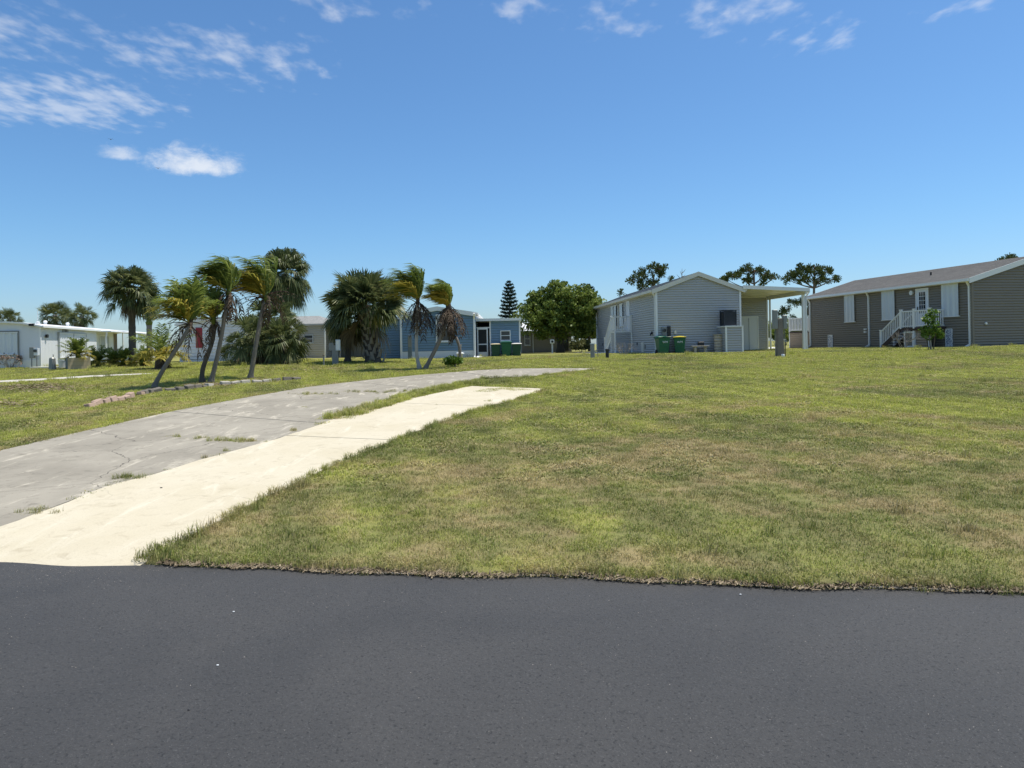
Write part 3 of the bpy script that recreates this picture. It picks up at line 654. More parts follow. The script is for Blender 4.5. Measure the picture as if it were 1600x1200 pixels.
def door(parent, p, wdir, w, h, mt=None, glass=False, name='door', lock_left=True):
    d = Vector((wdir[0], wdir[1], 0)); n = Vector((d.y, -d.x, 0)); p = Vector(p)
    def blk(mb, u0, u1, z0, z1, o0, o1):
        c = [p + d * u0 + n * o0, p + d * u1 + n * o0, p + d * u1 + n * o1, p + d * u0 + n * o1]
        vs = [(q.x, q.y, p.z + z0) for q in c] + [(q.x, q.y, p.z + z1) for q in c]
        mb.add(vs, [(3, 2, 1, 0), (4, 5, 6, 7), (0, 1, 5, 4), (1, 2, 6, 5), (2, 3, 7, 6), (3, 0, 4, 7)])
    b = MB(); blk(b, 0.07, w - 0.07, 0.0, h - 0.07, 0.0, 0.035); D = b.build(name, mt or M['door'], parent)
    f = MB(); blk(f, 0, 0.07, 0, h, 0, 0.06); blk(f, w - 0.07, w, 0, h, 0, 0.06); blk(f, 0.07, w - 0.07, h - 0.07, h, 0, 0.06); f.build('frame', M['white_trim'], D)
    if glass:
        g = MB(); blk(g, w * 0.27, w * 0.75, h * 0.34, h * 0.9, 0.036, 0.044); pn = g.build('pane', M['glass'], D)
        m = MB()
        for k in range(1, 3): u = w * 0.27 + w * 0.48 * k / 3; blk(m, u - 0.01, u + 0.01, h * 0.34, h * 0.9, 0.045, 0.052)
        for k in range(1, 5): z = h * 0.34 + h * 0.56 * k / 5; blk(m, w * 0.27, w * 0.75, z - 0.01, z + 0.01, 0.0455, 0.0515)
        m.build('muntin', M['white_trim'], D)
    k = MB(); u = 0.14 if lock_left else w - 0.14
    blk(k, u - 0.03, u + 0.03, h * 0.42, h * 0.52, 0.036, 0.06); k.build('handle', M['black'], D)
    return D
def post(parent, x, y, z0, z1, w, mt, name='corner_trim'):
    mb = MB().box(x - w / 2, x + w / 2, y - w / 2, y + w / 2, z0, z1); return bevel(mb.build(name, mt, parent), 0.008)
def downspout(parent, x, y, z0, z1, outx, outy, mt=None):
    """square leader with a kick-out boot at the foot"""
    mb = MB(); ox, oy = outx, outy
    mb.bar((x + ox * 0.28, y + oy * 0.28, z1), (x + ox * 0.05, y + oy * 0.05, z1 - 0.35), 0.09, 0.075)
    mb.bar((x + ox * 0.05, y + oy * 0.05, z1 - 0.36), (x + ox * 0.05, y + oy * 0.05, z0 + 0.18), 0.085)
    mb.bar((x + ox * 0.05, y + oy * 0.05, z0 + 0.17), (x + ox * 0.32, y + oy * 0.32, z0 + 0.06), 0.085)
    return mb.build('downspout', mt or M['white_trim'], parent)
def gable_roof(parent, W, y0, y1, eave, peak, over, mt, fascia, rake_h=0.24, courses=18, name='roof', thick=0.10, ridge_x=None):
    rx = ridge_x if ridge_x is not None else W / 2
    root = None
    for s, (xe, xr) in enumerate(((-over, rx), (W + over, rx))):
        sl = (peak - eave) / (rx if s == 0 else W - rx); ze = eave - over * sl; mb = MB()
        for k in range(courses):
            u0, u1 = k / courses, (k + 1) / courses
            xa, xb = xe + (xr - xe) * u0, xe + (xr - xe) * u1; za, zb = ze + (peak - ze) * u0 + 0.03, ze + (peak - ze) * u1 + 0.018
            mb.quad((xa, y0, za), (xb, y0, zb), (xb, y1, zb), (xa, y1, za)); mb.quad((xa, y0, za - 0.016), (xa, y1, za - 0.016), (xa, y1, za), (xa, y0, za))
        mb.quad((xe, y0, ze - thick), (xr, y0, peak - thick), (xr, y1, peak - thick), (xe, y1, ze - thick))
        o = stuff(mb.build(name if s == 0 else 'roof_slope', mt, parent if root is None else root)); root = root or o
        for yy in (y0 - 0.03, y1):                # rake boards
            r = MB(); r.add([(xe, yy, ze - rake_h + 0.02), (xr, yy, peak - rake_h + 0.02), (xr, yy, peak + 0.035), (xe, yy, ze + 0.035), (xe, yy + 0.03, ze - rake_h + 0.02), (xr, yy + 0.03, peak - rake_h + 0.02), (xr, yy + 0.03, peak + 0.035), (xe, yy + 0.03, ze + 0.035)],
                           [(0, 1, 2, 3), (7, 6, 5, 4), (0, 4, 5, 1), (1, 5, 6, 2), (2, 6, 7, 3), (3, 7, 4, 0)]); r.build('rake_board', fascia, root)
        g = MB(); xg = xe - 0.11 if s == 0 else xe; g.box(xg, xg + 0.11, y0 + 0.002, y1 - 0.002, ze - 0.13, ze + 0.01); g.build('gutter', fascia, root)
        sf = MB(); xa, xb = (xe + 0.002, 0) if s == 0 else (W, xe - 0.002); sf.box(xa, xb, y0 + 0.004, y1 - 0.004, ze - 0.15, ze - 0.131); sf.build('soffit', fascia, root)
    return root
def railing(parent, a, b, h, n, posts=(True, True), mt=None, name='railing'):
    """white picket rail from a to b (feet), may slope"""
    a = Vector(a); b = Vector(b); mt = mt or M['white_trim']; up = Vector((0, 0, 1)); mb = MB()
    mb.bar(a + up * (h - 0.03), b + up * (h - 0.03), 0.07, 0.06)
    r = mb.build(name, mt, parent); MB().bar(a + up * 0.09, b + up * 0.09, 0.05, 0.05).build('bottom_rail', mt, r)
    for k in range(n):
        p = a.lerp(b, (k + 0.5) / n); MB().box(p.x - 0.018, p.x + 0.018, p.y - 0.018, p.y + 0.018, p.z + 0.116, p.z + h - 0.061).build('baluster', mt, r)
    for p, on_ in ((a, posts[0]), (b, posts[1])):
        if on_:
            m = MB().box(p.x - 0.06, p.x + 0.06, p.y - 0.06, p.y + 0.06, p.z - 0.05, p.z + h + 0.06); m.box(p.x - 0.08, p.x + 0.08, p.y - 0.08, p.y + 0.08, p.z + h + 0.061, p.z + h + 0.10)
            m.build('post', mt, r)
    return r
def text_mesh(parent, txt, size, loc, rot, mt, name):
    cu = bpy.data.curves.new(name, 'FONT'); cu.body = txt; cu.size = size; cu.align_x = 'CENTER'; cu.align_y = 'CENTER'; cu.extrude = 0.002; cu.resolution_u = 2
    t = bpy.data.objects.new(name, cu); C.objects.link(t); dg = bpy.context.evaluated_depsgraph_get(); me = bpy.data.meshes.new_from_object(t.evaluated_get(dg)); bpy.data.objects.remove(t)
    me.materials.clear(); me.materials.append(mt); o = bpy.data.objects.new(name, me); C.objects.link(o); o.parent = parent; o.location = loc; o.rotation_euler = rot; return o

# ------------------------------------------------------------------ grey house with the carport
def grey_house():
    W, L, E_, K, z = 5.03, 18.5, 3.88, 4.80, 0.02; S = M['grey_siding']
    h = thing('house', 'raised grey clapboard house with white gable trim and side carport', 'house', (8.5, 42, 0.95), R(4.03))
    gab = [(0, E_), (W / 2, K), (W, E_)]
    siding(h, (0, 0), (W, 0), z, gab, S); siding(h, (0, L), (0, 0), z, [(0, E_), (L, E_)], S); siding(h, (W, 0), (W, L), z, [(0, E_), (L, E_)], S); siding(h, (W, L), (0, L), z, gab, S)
    for x, y in ((0, 0), (W, 0), (0, L), (W, L)): post(h, x, y, z, E_ - 0.05, 0.11, M['white_trim'])
    gable_roof(h, W, -0.12, L + 0.12, E_, K, 0.28, M['shingle_grey'], M['cream_trim'])
    downspout(h, 0, 10.0, 0, E_ - 0.1, -1, 0, M['cream_trim']); downspout(h, 0, L - 0.1, 0, E_ - 0.1, -1, 0); downspout(h, 0, 0.12, 0, E_ - 0.1, -1, 0)
    wl = (0, -1)                                  # left wall runs towards the street
    for y1, w in ((12.4, 0.82), (11.4, 0.82), (9.35, 0.85)): shutter(h, (-0.014, y1, 1.95), wl, w, 1.55, 2)
    door(h, (-0.014, 7.45, 1.55), wl, 0.95, 2.05, glass=False)
    MB().box(-0.05, -0.013, 3.0, 3.55, 0.08, 0.75).build('access_panel', M['cream_trim'], h); MB().box(-0.05, -0.013, 2.55, 2.75, 0.35, 0.6).build('wall_vent', M['grey_metal'], h)
    for yy in (4.6, 14.6, 16.0): MB().box(-0.05, -0.013, yy, yy + 0.12, 0.55, 0.75).build('hose_bib', M['black'], h)
    l = MB(); l.box(-0.09, -0.013, 0.88, 0.95, 1.2, 1.38); l.tube([(-0.1, 0.91, 1.3), (-0.14, 0.91, 1.2), (-0.14, 0.91, 1.14)], 0.035, 8); l.build('wall_lamp', M['black'], h)
    # landing and stairs on the left wall
    dk = MB().box(-1.2, -0.015, 6.0, 7.3, 1.43, 1.53).build('landing', M['white_trim'], h)
    siding(h, (-1.16, 6.04), (-0.02, 6.04), z, [(0, 1.42), (1.14, 1.42)], S, name='landing_skirt'); siding(h, (-1.16, 7.26), (-1.16, 6.04), z, [(0, 1.42), (1.22, 1.42)], S, name='landing_skirt')
    for x, y in ((-1.17, 6.03), (-0.06, 6.03), (-1.17, 7.27)): post(h, x, y, z, 1.425, 0.10, M['white_trim'], 'landing_post')
    railing(dk, (-1.16, 6.05, 1.53), (-0.08, 6.05, 1.53), 0.98, 9); railing(dk, (-1.16, 6.12, 1.53), (-1.16, 7.22, 1.53), 0.98, 9, (False, True))
    railing(dk, (-1.16, 7.3, 1.53), (-1.16, 9.4, 0.12), 0.95, 15, (False, True)); railing(dk, (-0.1, 7.3, 1.53), (-0.1, 9.4, 0.12), 0.95, 15, (False, True))
    for k in range(7): MB().box(-1.1, -0.16, 7.31 + k * 0.3, 7.63 + k * 0.3, 1.27 - k * 0.2, 1.31 - k * 0.2).build('step', M['white_trim'], dk)
    for x in (-1.13, -0.13): MB().bar((x, 7.3, 1.28), (x, 9.45, 0.02), 0.045, 0.24).build('stringer', M['white_trim'], dk)
    # electric meter by the front corner
    m = MB().box(0.28, 0.55, -0.13, -0.014, 1.15, 1.62).build('meter_box', M['grey_metal'], h); MB().tube([(0.41, -0.131, 1.42), (0.41, -0.23, 1.42)], 0.095, 12).build('meter_dial', M['glass'], m)
    MB().box(0.62, 0.80, -0.11, -0.014, 0.98, 1.66).build('breaker_box', M['black'], h); MB().tube([(0.70, -0.06, 0.02), (0.70, -0.06, 0.97)], 0.03, 8).build('conduit', M['grey_metal'], h)
    MB().box(1.02, 1.14, -0.10, -0.014, 1.2, 1.4).build('phone_box', M['cream_trim'], h)
    # carport and storage room
    cx = 9.1; zc0, zc1 = E_ + 0.06, E_ - 0.16
    r = MB(); n = 26
    for k in range(n):                            # ribbed pan roof
        u0, u1 = k / n, (k + 1) / n; x0, x1 = W + (cx - W) * u0, W + (cx - W) * u1; a, b = zc0 + (zc1 - zc0) * u0, zc0 + (zc1 - zc0) * u1
        r.quad((x0, -0.15, a), (x1, -0.15, b), (x1, 12.2, b), (x0, 12.2, a)); r.quad((x0, -0.15, a - 0.075), (x0, 12.2, a - 0.075), (x1, 12.2, b - 0.075), (x1, -0.15, b - 0.075))
    for k in range(1, 10): y = 12.2 * k / 10; r.bar((W + 0.02, y, zc0 - 0.09), (cx - 0.05, y, zc1 - 0.09), 0.03, 0.035)
    cp = r.build('carport_roof', M['white_trim'], h)
    MB().bar((W + 0.13, -0.18, zc0 - 0.05), (cx + 0.08, -0.18, zc1 - 0.05), 0.05, 0.21).build('fascia', M['white_trim'], cp)
    MB().box(cx, cx + 0.14, -0.15, 12.2, zc1 - 0.20, zc1 + 0.03).build('gutter', M['white_trim'], cp)
    MB().box(cx - 0.14, cx - 0.02, -0.12, 12.1, zc1 - 0.30, zc1 - 0.081).build('beam', M['white_trim'], cp)
    for y in (0.25, 4.9): post(cp, cx - 0.09, y, 0.0, zc1 - 0.301, 0.15 if y < 1 else 0.10, M['white_trim'], 'carport_post')
    downspout(cp, cx + 0.02, 0.25, 0.0, zc1 - 0.1, 1, 0)
    sh = siding(h, (W + 0.02, 5.2), (cx - 0.16, 5.2), 0.05, [(0, E_ - 0.06), (cx - W - 0.18, E_ - 0.24)], S, name='storage_wall')
    siding(h, (cx - 0.16, 5.2), (cx - 0.16, 12.0), 0.05, [(0, E_ - 0.26), (6.8, E_ - 0.26)], S, name='storage_wall')
    post(h, cx - 0.16, 5.2, 0.03, E_ - 0.30, 0.10, M['white_trim'])
    door(h, (W + 1.96, 5.186, 0.05), (1, 0), 1.32, 2.3, name='storage_door'); MB().box(W + 2.615, W + 2.635, 5.13, 5.15, 0.06, 2.22).build('meeting_seam', M['grey_metal'], h)
    MB().box(W + 0.2, cx - 0.2, 5.13, 5.184, 0.03, 0.09).build('base_trim', M['white_trim'], h); MB().box(W + 0.02, cx - 0.2, 5.15, 5.184, E_ - 0.30, E_ - 0.20).build('head_trim', M['white_trim'], h)
    return h
grey_house()
def house_pad():
    """pale concrete apron round the grey house"""
    mb = MB(); c, s = math.cos(R(4.03)), math.sin(R(4.03))
    def P(x, y, z): return (8.5 + x * c - y * s, 42 + x * s + y * c, z)
    for (x0, x1, y0, y1) in ((-1.9, 10.0, -1.0, 19.6),):
        t = [P(x0, y0, 0.975), P(x1, y0, 0.985), P(x1, y1, 0.985), P(x0, y1, 0.975)]; b = [(p[0], p[1], p[2] - 0.3) for p in t]
        mb.add(t + b, [(0, 1, 2, 3), (4, 5, 1, 0), (5, 6, 2, 1), (6, 7, 3, 2), (7, 4, 0, 3)])
    struct(mb.build('house_pad', M['conc_white']))
house_pad()
def hl(x, y, z=0.03):                             # a spot given in the grey house's own frame
    c, s = math.cos(R(4.03)), math.sin(R(4.03)); return Vector((8.5 + x * c - y * s, 42 + x * s + y * c, 0.95 + z))

# ------------------------------------------------------------------ taupe house
def taupe_house():
    W, L, E_, K, z = 7.6, 14.0, 3.66, 4.78, 0.0; S = M['taupe_siding']
    h = thing('house', 'long taupe clapboard house with brown shingle roof and white shutters', 'house', (23.8, 37, 1.08), R(11.1))
    gab = [(0, E_), (W / 2, K), (W, E_)]
    siding(h, (0, 0), (W, 0), z, gab, S); siding(h, (0, L), (0, 0), z, [(0, E_), (L, E_)], S); siding(h, (W, L), (0, L), z, gab, S); siding(h, (W, 0), (W, L), z, [(0, E_), (L, E_)], S)
    for x, y in ((0, 0), (W, 0), (0, L), (W, L)): post(h, x, y, z, E_ - 0.05, 0.10, S)
    gable_roof(h, W, -0.16, L + 0.16, E_, K, 0.32, M['shingle'], M['white_trim'], rake_h=0.26, courses=26)
    vp = MB().tube([(1.9, 4.9, 4.1), (1.9, 4.9, 4.42)], 0.05, 8).build('vent_pipe', M['black'], h)
    for y in (0.14, 7.8, L - 0.12): downspout(h, 0, y, 0, E_ - 0.1, -1, 0)
    wl = (0, -1)
    for y1, w in ((10.1, 1.0), (6.6, 1.1), (1.95, 1.15)): shutter(h, (-0.014, y1, 1.68), wl, w, 1.82, 3)
    door(h, (-0.014, 3.85, 1.22), wl, 0.95, 2.13, glass=True)
    MB().tube([(-0.014, 4.15, 3.15), (-0.12, 4.15, 3.15)], [0.11, 0.13], 12).build('porch_lamp', M['white_trim'], h)
    for y1, w, hh in ((1.75, 0.46, 1.0), (11.9, 0.5, 0.85)):
        p = MB().box(-0.055, -0.015, y1 - w, y1, 0.03, 0.03 + hh).build('cutwork_panel', M['cutwork'], h)
        f = MB()
        for b in ((y1 - w, y1 - w + 0.035, 0.03, 0.03 + hh), (y1 - 0.035, y1, 0.03, 0.03 + hh), (y1 - w + 0.035, y1 - 0.035, 0.03, 0.065), (y1 - w + 0.035, y1 - 0.035, hh - 0.005, hh + 0.03)): f.box(-0.07, -0.0555, b[0], b[1], b[2], b[3])
        f.build('frame', M['white_trim'], p)
    for yy, zz in ((8.05, 1.12), (8.05, 0.95)): MB().box(-0.12, -0.013, yy, yy + 0.16, zz, zz + 0.1).build('hose_bib', M['white_trim'], h)
    MB().tube([(0.75, -0.014, 1.25), (0.75, -0.09, 1.25)], 0.06, 10).build('flood_lamp', M['white_trim'], h); MB().box(0.68, 0.9, -0.06, -0.013, 1.16, 1.2).build('lamp_plate', M['grey_metal'], h)
    # porch landing, railing and stairs, side wall
    dk = MB().box(-1.0, -0.016, 1.75, 3.95, 1.06, 1.14).build('landing', M['white_trim'], h)
    MB().box(-1.03, -1.001, 1.75, 3.95, 0.98, 1.15).build('fascia', M['deck_brown'], dk); MB().box(-1.0, -0.016, 1.72, 1.749, 0.98, 1.15).build('fascia', M['deck_brown'], dk)
    railing(dk, (-0.98, 1.8, 1.14), (-0.98, 2.9, 1.14), 0.95, 8); railing(dk, (-0.98, 2.98, 1.14), (-0.98, 3.9, 1.14), 0.95, 7, (False, True)); railing(dk, (-0.9, 1.8, 1.14), (-0.08, 1.8, 1.14), 0.95, 6, (False, False))
    railing(dk, (-0.98, 3.98, 1.12), (-0.98, 5.55, 0.06), 0.92, 11, (False, True)); railing(dk, (-0.10, 3.98, 1.12), (-0.10, 5.55, 0.06), 0.92, 11, (False, True))
    for k in range(6): MB().box(-0.94, -0.14, 3.96 + k * 0.265, 4.24 + k * 0.265, 0.92 - k * 0.165, 0.96 - k * 0.165).build('step', M['deck_brown'], dk)
    for x in (-1.01, -0.07): MB().bar((x, 3.95, 1.04), (x, 5.65, -0.08), 0.04, 0.24).build('stringer', M['deck_brown'], dk)
    post(h, -0.95, 2.95, 0, 0.975, 0.13, M['white_trim'], 'landing_post'); post(h, -0.95, 1.85, 0, 0.975, 0.10, M['white_trim'], 'landing_post')
    siding(h, (-0.9, 2.88), (-0.9, 1.85), z, [(0, 0.97), (1.03, 0.97)], M['taupe_skirt'], name='landing_skirt')
    window(h, (-0.9, 3.75, 0.04), wl, 0.72, 0.9, pane=S, rails=0, name='access_hatch', fw=0.09)
    # second landing past the far end
    d2 = MB().box(-0.0, 2.6, L + 0.05, L + 2.6, 1.10, 1.20).build('rear_landing', M['deck_brown'], h)
    railing(d2, (0.05, L + 0.12, 1.2), (0.05, L + 2.55, 1.2), 0.98, 20); railing(d2, (0.12, L + 2.55, 1.2), (2.5, L + 2.55, 1.2), 0.98, 20, (False, True))
    siding(h, (0.04, L + 2.55), (0.04, L + 0.1), z, [(0, 1.09), (2.45, 1.09)], M['taupe_skirt'], name='landing_skirt'); siding(h, (2.5, L + 2.55), (0.04, L + 2.55), z, [(0, 1.09), (2.46, 1.09)], M['taupe_skirt'], name='landing_skirt')
    post(h, 0.04, L + 2.56, 0, 1.095, 0.09, M['white_trim'], 'landing_post')
taupe_house()
p = G(1232, 541); mb = MB(); t = [(16.4, 52.5, 1.05), (22.0, 52.5, 1.09), (23, 62, 1.09), (17, 62, 1.05)]
mb.add(t + [(a, b, c - 0.3) for a, b, c in t], [(0, 1, 2, 3), (4, 5, 1, 0), (5, 6, 2, 1), (6, 7, 3, 2), (7, 4, 0, 3)]); struct(mb.build('rear_drive', M['conc_white']))

# ------------------------------------------------------------------ blue house with the screened porch and bin shed
def blue_house():
    S = M['blue_siding']; W, L, E_, K = 4.7, 14.0, 2.92, 3.32
    h = thing('house', 'low blue clapboard house with white skirting behind the leaning palms', 'house', (-7.1, 46, 0.84))
    MB().box(0, W, -0.004, L, 0, 0.55).build('skirting', M['white_panel'], h)
    gab = [(0, E_), (W * 0.5, K), (W, E_)]
    siding(h, (0, 0), (W, 0), 0.551, gab, S, 0.17); siding(h, (W, 0), (W, L), 0.551, [(0, E_), (L, E_)], S, 0.17); siding(h, (0, L), (0, 0), 0.551, [(0, E_), (L, E_)], S, 0.17)
    for x in (0, W): post(h, x, 0, 0.0, E_ - 0.02, 0.13, M['white_trim'])
    gable_roof(h, W, -0.12, L, E_ + 0.06, K + 0.06, 0.12, M['roof_white'], M['white_trim'], rake_h=0.26, courses=4)
    window(h, (2.25, -0.016, 1.15), (1, 0), 0.95, 1.75, rails=1, upper=M['blind'], fw=0.07)
    downspout(h, W - 0.02, -0.02, 0, E_, 0.15, -1)
    # set-back wing to the left
    siding(h, (-2.6, 3.0), (0, 3.0), 0.1, [(0, 2.75), (2.6, 2.75)], S, 0.17, name='wing_wall'); MB().box(-2.8, 0.0, 2.8, 9, 2.76, 2.92).build('wing_roof', M['roof_white'], h)
    MB().box(-0.55, -0.3, 2.94, 2.98, 0.2, 2.0).build('wing_door', M['screen'], h)
    # screened porch
    y = 1.9; z0 = 0.1
    MB().box(W, 7.75, y - 0.25, y + 7, 2.52, 2.62).build('porch_roof', M['white_trim'], h); MB().box(W, 7.75, y - 0.28, y - 0.251, 2.47, 2.64).build('porch_fascia', M['white_trim'], h)
    MB().box(W + 0.02, 5.62, y + 2.6, y + 2.66, z0, 2.5).build('porch_back', M['screen'], h)
    d = MB()
    for b in ((W + 0.08, W + 0.16, z0, 2.0), (W + 0.72, W + 0.80, z0, 2.0), (W + 0.16, W + 0.72, 1.92, 2.0), (W + 0.16, W + 0.72, 0.9, 0.97), (W + 0.16, W + 0.72, z0, 0.42)): d.box(b[0], b[1], y - 0.02, y + 0.02, b[2], b[3])
    sd = d.build('screen_door', M['white_trim'], h); MB().box(W + 0.16, W + 0.72, y - 0.004, y + 0.004, 0.42, 1.92).build('mesh', M['screen'], sd)
    MB().box(W + 0.05, 5.62, y - 0.03, y + 0.03, 2.002, 2.08).build('door_head', M['white_trim'], h)
    post(h, 5.66, y, 0.05, 2.5, 0.09, M['white_trim'], 'porch_post')
    siding(h, (5.7, y), (7.62, y), 0.1, [(0, 2.5), (1.92, 2.5)], S, 0.17, name='shed_wall'); siding(h, (7.62, y), (7.62, y + 6), 0.1, [(0, 2.5), (6, 2.5)], S, 0.17, name='shed_wall')
    post(h, 7.63, y, 0.05, 2.5, 0.09, M['white_trim']); window(h, (6.34, y - 0.016, 1.15), (1, 0), 0.68, 0.68, rails=1, fw=0.055)
blue_house()
mb = MB(); t = [(-3.0, 46.6, 0.885), (1.3, 46.6, 0.885), (1.3, 56, 0.885), (-3.0, 56, 0.885)]; mb.add(t + [(a, b, c - 0.3) for a, b, c in t], [(0, 1, 2, 3), (4, 5, 1, 0), (5, 6, 2, 1), (6, 7, 3, 2), (7, 4, 0, 3)]); struct(mb.build('porch_slab', M['conc_white']))

# ------------------------------------------------------------------ old white home at the left, and further houses
def white_home():
    W, L, E_, K = 3.7, 24.0, 2.30, 2.52; A = M['white_panel']
    h = thing('mobile_home', 'old white mobile home with flat white roof and shuttered bay', 'mobile home', (-26.35, 40, 0.95), R(12.7))
    # local x runs to the left along the gable here: use negative x
    g = MB(); n = 10; top = [(-W * k / n, E_ + (K - E_) * (1 - (2 * k / n - 1) ** 2)) for k in range(n + 1)]
    for (x0, z0), (x1, z1) in zip(top, top[1:]): g.quad((x1, 0, 0.42), (x0, 0, 0.42), (x0, 0, z0), (x1, 0, z1))
    g.build('gable_wall', A, h)
    MB().box(-W - 0.02, 0.02, -0.03, 0.2, 0.0, 0.42).build('skirting', M['white_trim'], h)
    sw = MB()
    for k in range(46): y0 = 9.2 * k / 46; y1 = 9.2 * (k + 1) / 46; sw.quad((0.0, y0, 0.0), (0.0, y1 - 0.02, 0.0), (0.0, y1 - 0.02, E_), (0.0, y0, E_)); sw.quad((0.0, y1 - 0.02, 0.0), (-0.012, y1 - 0.01, 0.0), (-0.012, y1 - 0.01, E_), (0.0, y1 - 0.02, E_)); sw.quad((-0.012, y1 - 0.01, 0.0), (0.0, y1, 0.0), (0.0, y1, E_), (-0.012, y1 - 0.01, E_))
    stuff(sw.build('side_wall', A, h))
    r = MB(); top2 = [(-W - 0.12, E_ + 0.03)] + [(x, z + 0.05) for x, z in reversed(top)] + [(0.2, E_ + 0.01)]
    for (x0, z0), (x1, z1) in zip(top2, top2[1:]): r.quad((x0, -0.18, z0), (x1, -0.18, z1), (x1, L, z1), (x0, L, z0)); r.quad((x0, -0.18, z0 - 0.09), (x0, L, z0 - 0.09), (x1, L, z1 - 0.09), (x1, -0.18, z1 - 0.09)); r.quad((x0, -0.18, z0 - 0.09), (x1, -0.18, z1 - 0.09), (x1, -0.18, z1), (x0, -0.18, z0))
    rf = r.build('roof', M['roof_white'], h); MB().box(0.2, 0.27, -0.18, L, E_ - 0.09, E_ + 0.02).build('gutter', M['white_trim'], rf)
    MB().box(0.272, 0.9, 9.25, 18.6, E_ - 0.12, E_ - 0.05).build('awning', M['roof_white'], rf)
    for y in (3.5, 7.0): MB().lathe([(0.09, E_ + 0.1), (0.09, E_ + 0.34), (0.13, E_ + 0.35), (0.06, E_ + 0.46)], 10, -1.0, y).build('roof_vent', M['white_trim'], rf)
    MB().tube([(-0.3, 0.6, E_ + 0.1), (-0.3, 0.6, E_ + 0.9)], 0.014, 6).build('antenna', M['white_trim'], rf); MB().lathe([(0.1, E_ + 0.05), (0.1, E_ + 0.25), (0.03, E_ + 0.28)], 10, -0.3, 0.6).build('antenna_base', M['white_trim'], rf)
    MB().box(-0.45, -0.2, -0.22, -0.05, E_ - 0.0, E_ + 0.14).build('flood_lamp', M['black'], h)
    shutter(h, (-2.02, -0.01, 0.75), (1, 0), 0.95, 1.2, 3); 
    f = MB()
    for b in ((-2.08, -2.03, 0.7, 2.0), (-1.06, -1.01, 0.7, 2.0), (-2.08, -1.01, 2.0, 2.05)): f.box(b[0], b[1], -0.09, -0.004, b[2], b[3])
    f.build('window_surround', M['grey_metal'], h); shutter(h, (-3.3, -0.01, 0.95), (1, 0), 0.9, 1.0, 3)
    wr = (0, 1)
    shutter(h, (0.004, 2.6, 0.5), wr, 2.15, 1.45, 6, A); shutter(h, (0.004, 4.85, 0.5), wr, 2.1, 1.45, 6, A)
    f2 = MB()
    for b in ((2.52, 2.6, 0.45, 2.0), (4.76, 4.84, 0.45, 2.0), (6.96, 7.04, 0.45, 2.0)): f2.box(0.004, 0.11, b[0], b[1], b[2], b[3])
    stuff(f2.build('shutter_rail', M['blind'], h)); MB().box(0.004, 0.12, 2.52, 7.04, 1.985, 2.03).build('shutter_head', M['blind'], h)
    b = MB().tube([(0.02, 0.8, 1.75), (0.14, 0.8, 1.75)], 0.1, 8).build('wall_lamp', M['black'], h)
    sgn = MB().box(0.005, 0.03, 3.25, 4.15, 2.04, 2.20).build('number_sign', M['grey_metal'], h)
    text_mesh(sgn, '888', 0.21, (0.034, 3.7, 2.12), (R(90), 0, R(90)), M['black'], 'numerals')
    post(h, 0.02, 0.02, 0, E_, 0.09, M['white_trim']); downspout(h, 0.55, 9.3, 0, E_ - 0.15, 0.2, 0.2, M['white_trim'])
    bw = MB().box(-0.42, -0.4, 9.2, 14.2, 0, E_ - 0.02); bw.box(-0.40, -0.005, 9.2, 9.24, 0, E_ - 0.02); bw.build('back_wall', A, h)
    window(h, (-0.398, 11.0, 0.85), wr, 2.0, 1.15, pane=M['blind'], rails=0)
    o = MB(); o.box(-1.6, -1.55, 14.2, 19, 0, E_ - 0.02); o.build('porch_wall', M['taupe_skirt'], h); MB().box(-1.6, -0.4, 14.15, 14.2, 0, E_ - 0.02).build('porch_return', M['pale_siding'], h)
    window(h, (-1.548, 15.0, 1.0), wr, 2.6, 1.0, pane=M['screen'], rails=0, frame=M['wood']); MB().box(-0.1, -0.05, 14.3, 19, 0.0, 0.7).build('knee_wall', A, h)
    pn = MB()
    for k in range(20): y0 = 19 + 5 * k / 20; pn.quad((0.0, y0, 0), (0.06 if k % 2 else 0.0, y0 + 0.25, 0), (0.06 if k % 2 else 0.0, y0 + 0.25, E_ - 0.02), (0.0, y0, E_ - 0.02))
    pn.build('ribbed_wall', M['shutter'], h)
    MB().box(0.80, 0.88, 12, 12.1, 0, E_ - 0.121).build('awning_post', M['white_trim'], h); MB().box(0.80, 0.88, 18.3, 18.4, 0, E_ - 0.121).build('awning_post', M['white_trim'], h)
white_home()
def red_home():
    h = thing('mobile_home', 'white mobile home with a dark red shutter behind leaning palms', 'mobile home', (-20.6, 44.5, 0.93), R(2))
    S = M['white_panel']; W, L, E_, K = 4.2, 12, 2.5, 2.85
    siding(h, (0, 0), (W, 0), 0.02, [(0, E_), (W / 2, K), (W, E_)], S, 0.2); siding(h, (W, 0), (W, L), 0.02, [(0, E_), (L, E_)], S, 0.2); siding(h, (0, L), (0, 0), 0.02, [(0, E_), (L, E_)], S, 0.2)
    gable_roof(h, W, -0.15, L, E_, K, 0.15, M['roof_white'], M['white_trim'], 0.16, 4)
    MB().box(0.98, 1.38, -0.05, -0.016, 0.95, 2.2).build('red_shutter', M['red'], h)
    for x in (0, W): post(h, x, 0, 0.0, E_ - 0.02, 0.08, M['white_trim'])
red_home()
mb = MB(); t = [(-23.5, 42.2, 0.985), (-14.5, 42.2, 0.965), (-14.5, 43.6, 0.965), (-23.5, 43.6, 0.985)]; mb.add(t + [(a, b, c - 0.2) for a, b, c in t], [(0, 1, 2, 3), (4, 5, 1, 0), (5, 6, 2, 1), (6, 7, 3, 2), (7, 4, 0, 3)]); struct(mb.build('garden_walk', M['conc_white']))
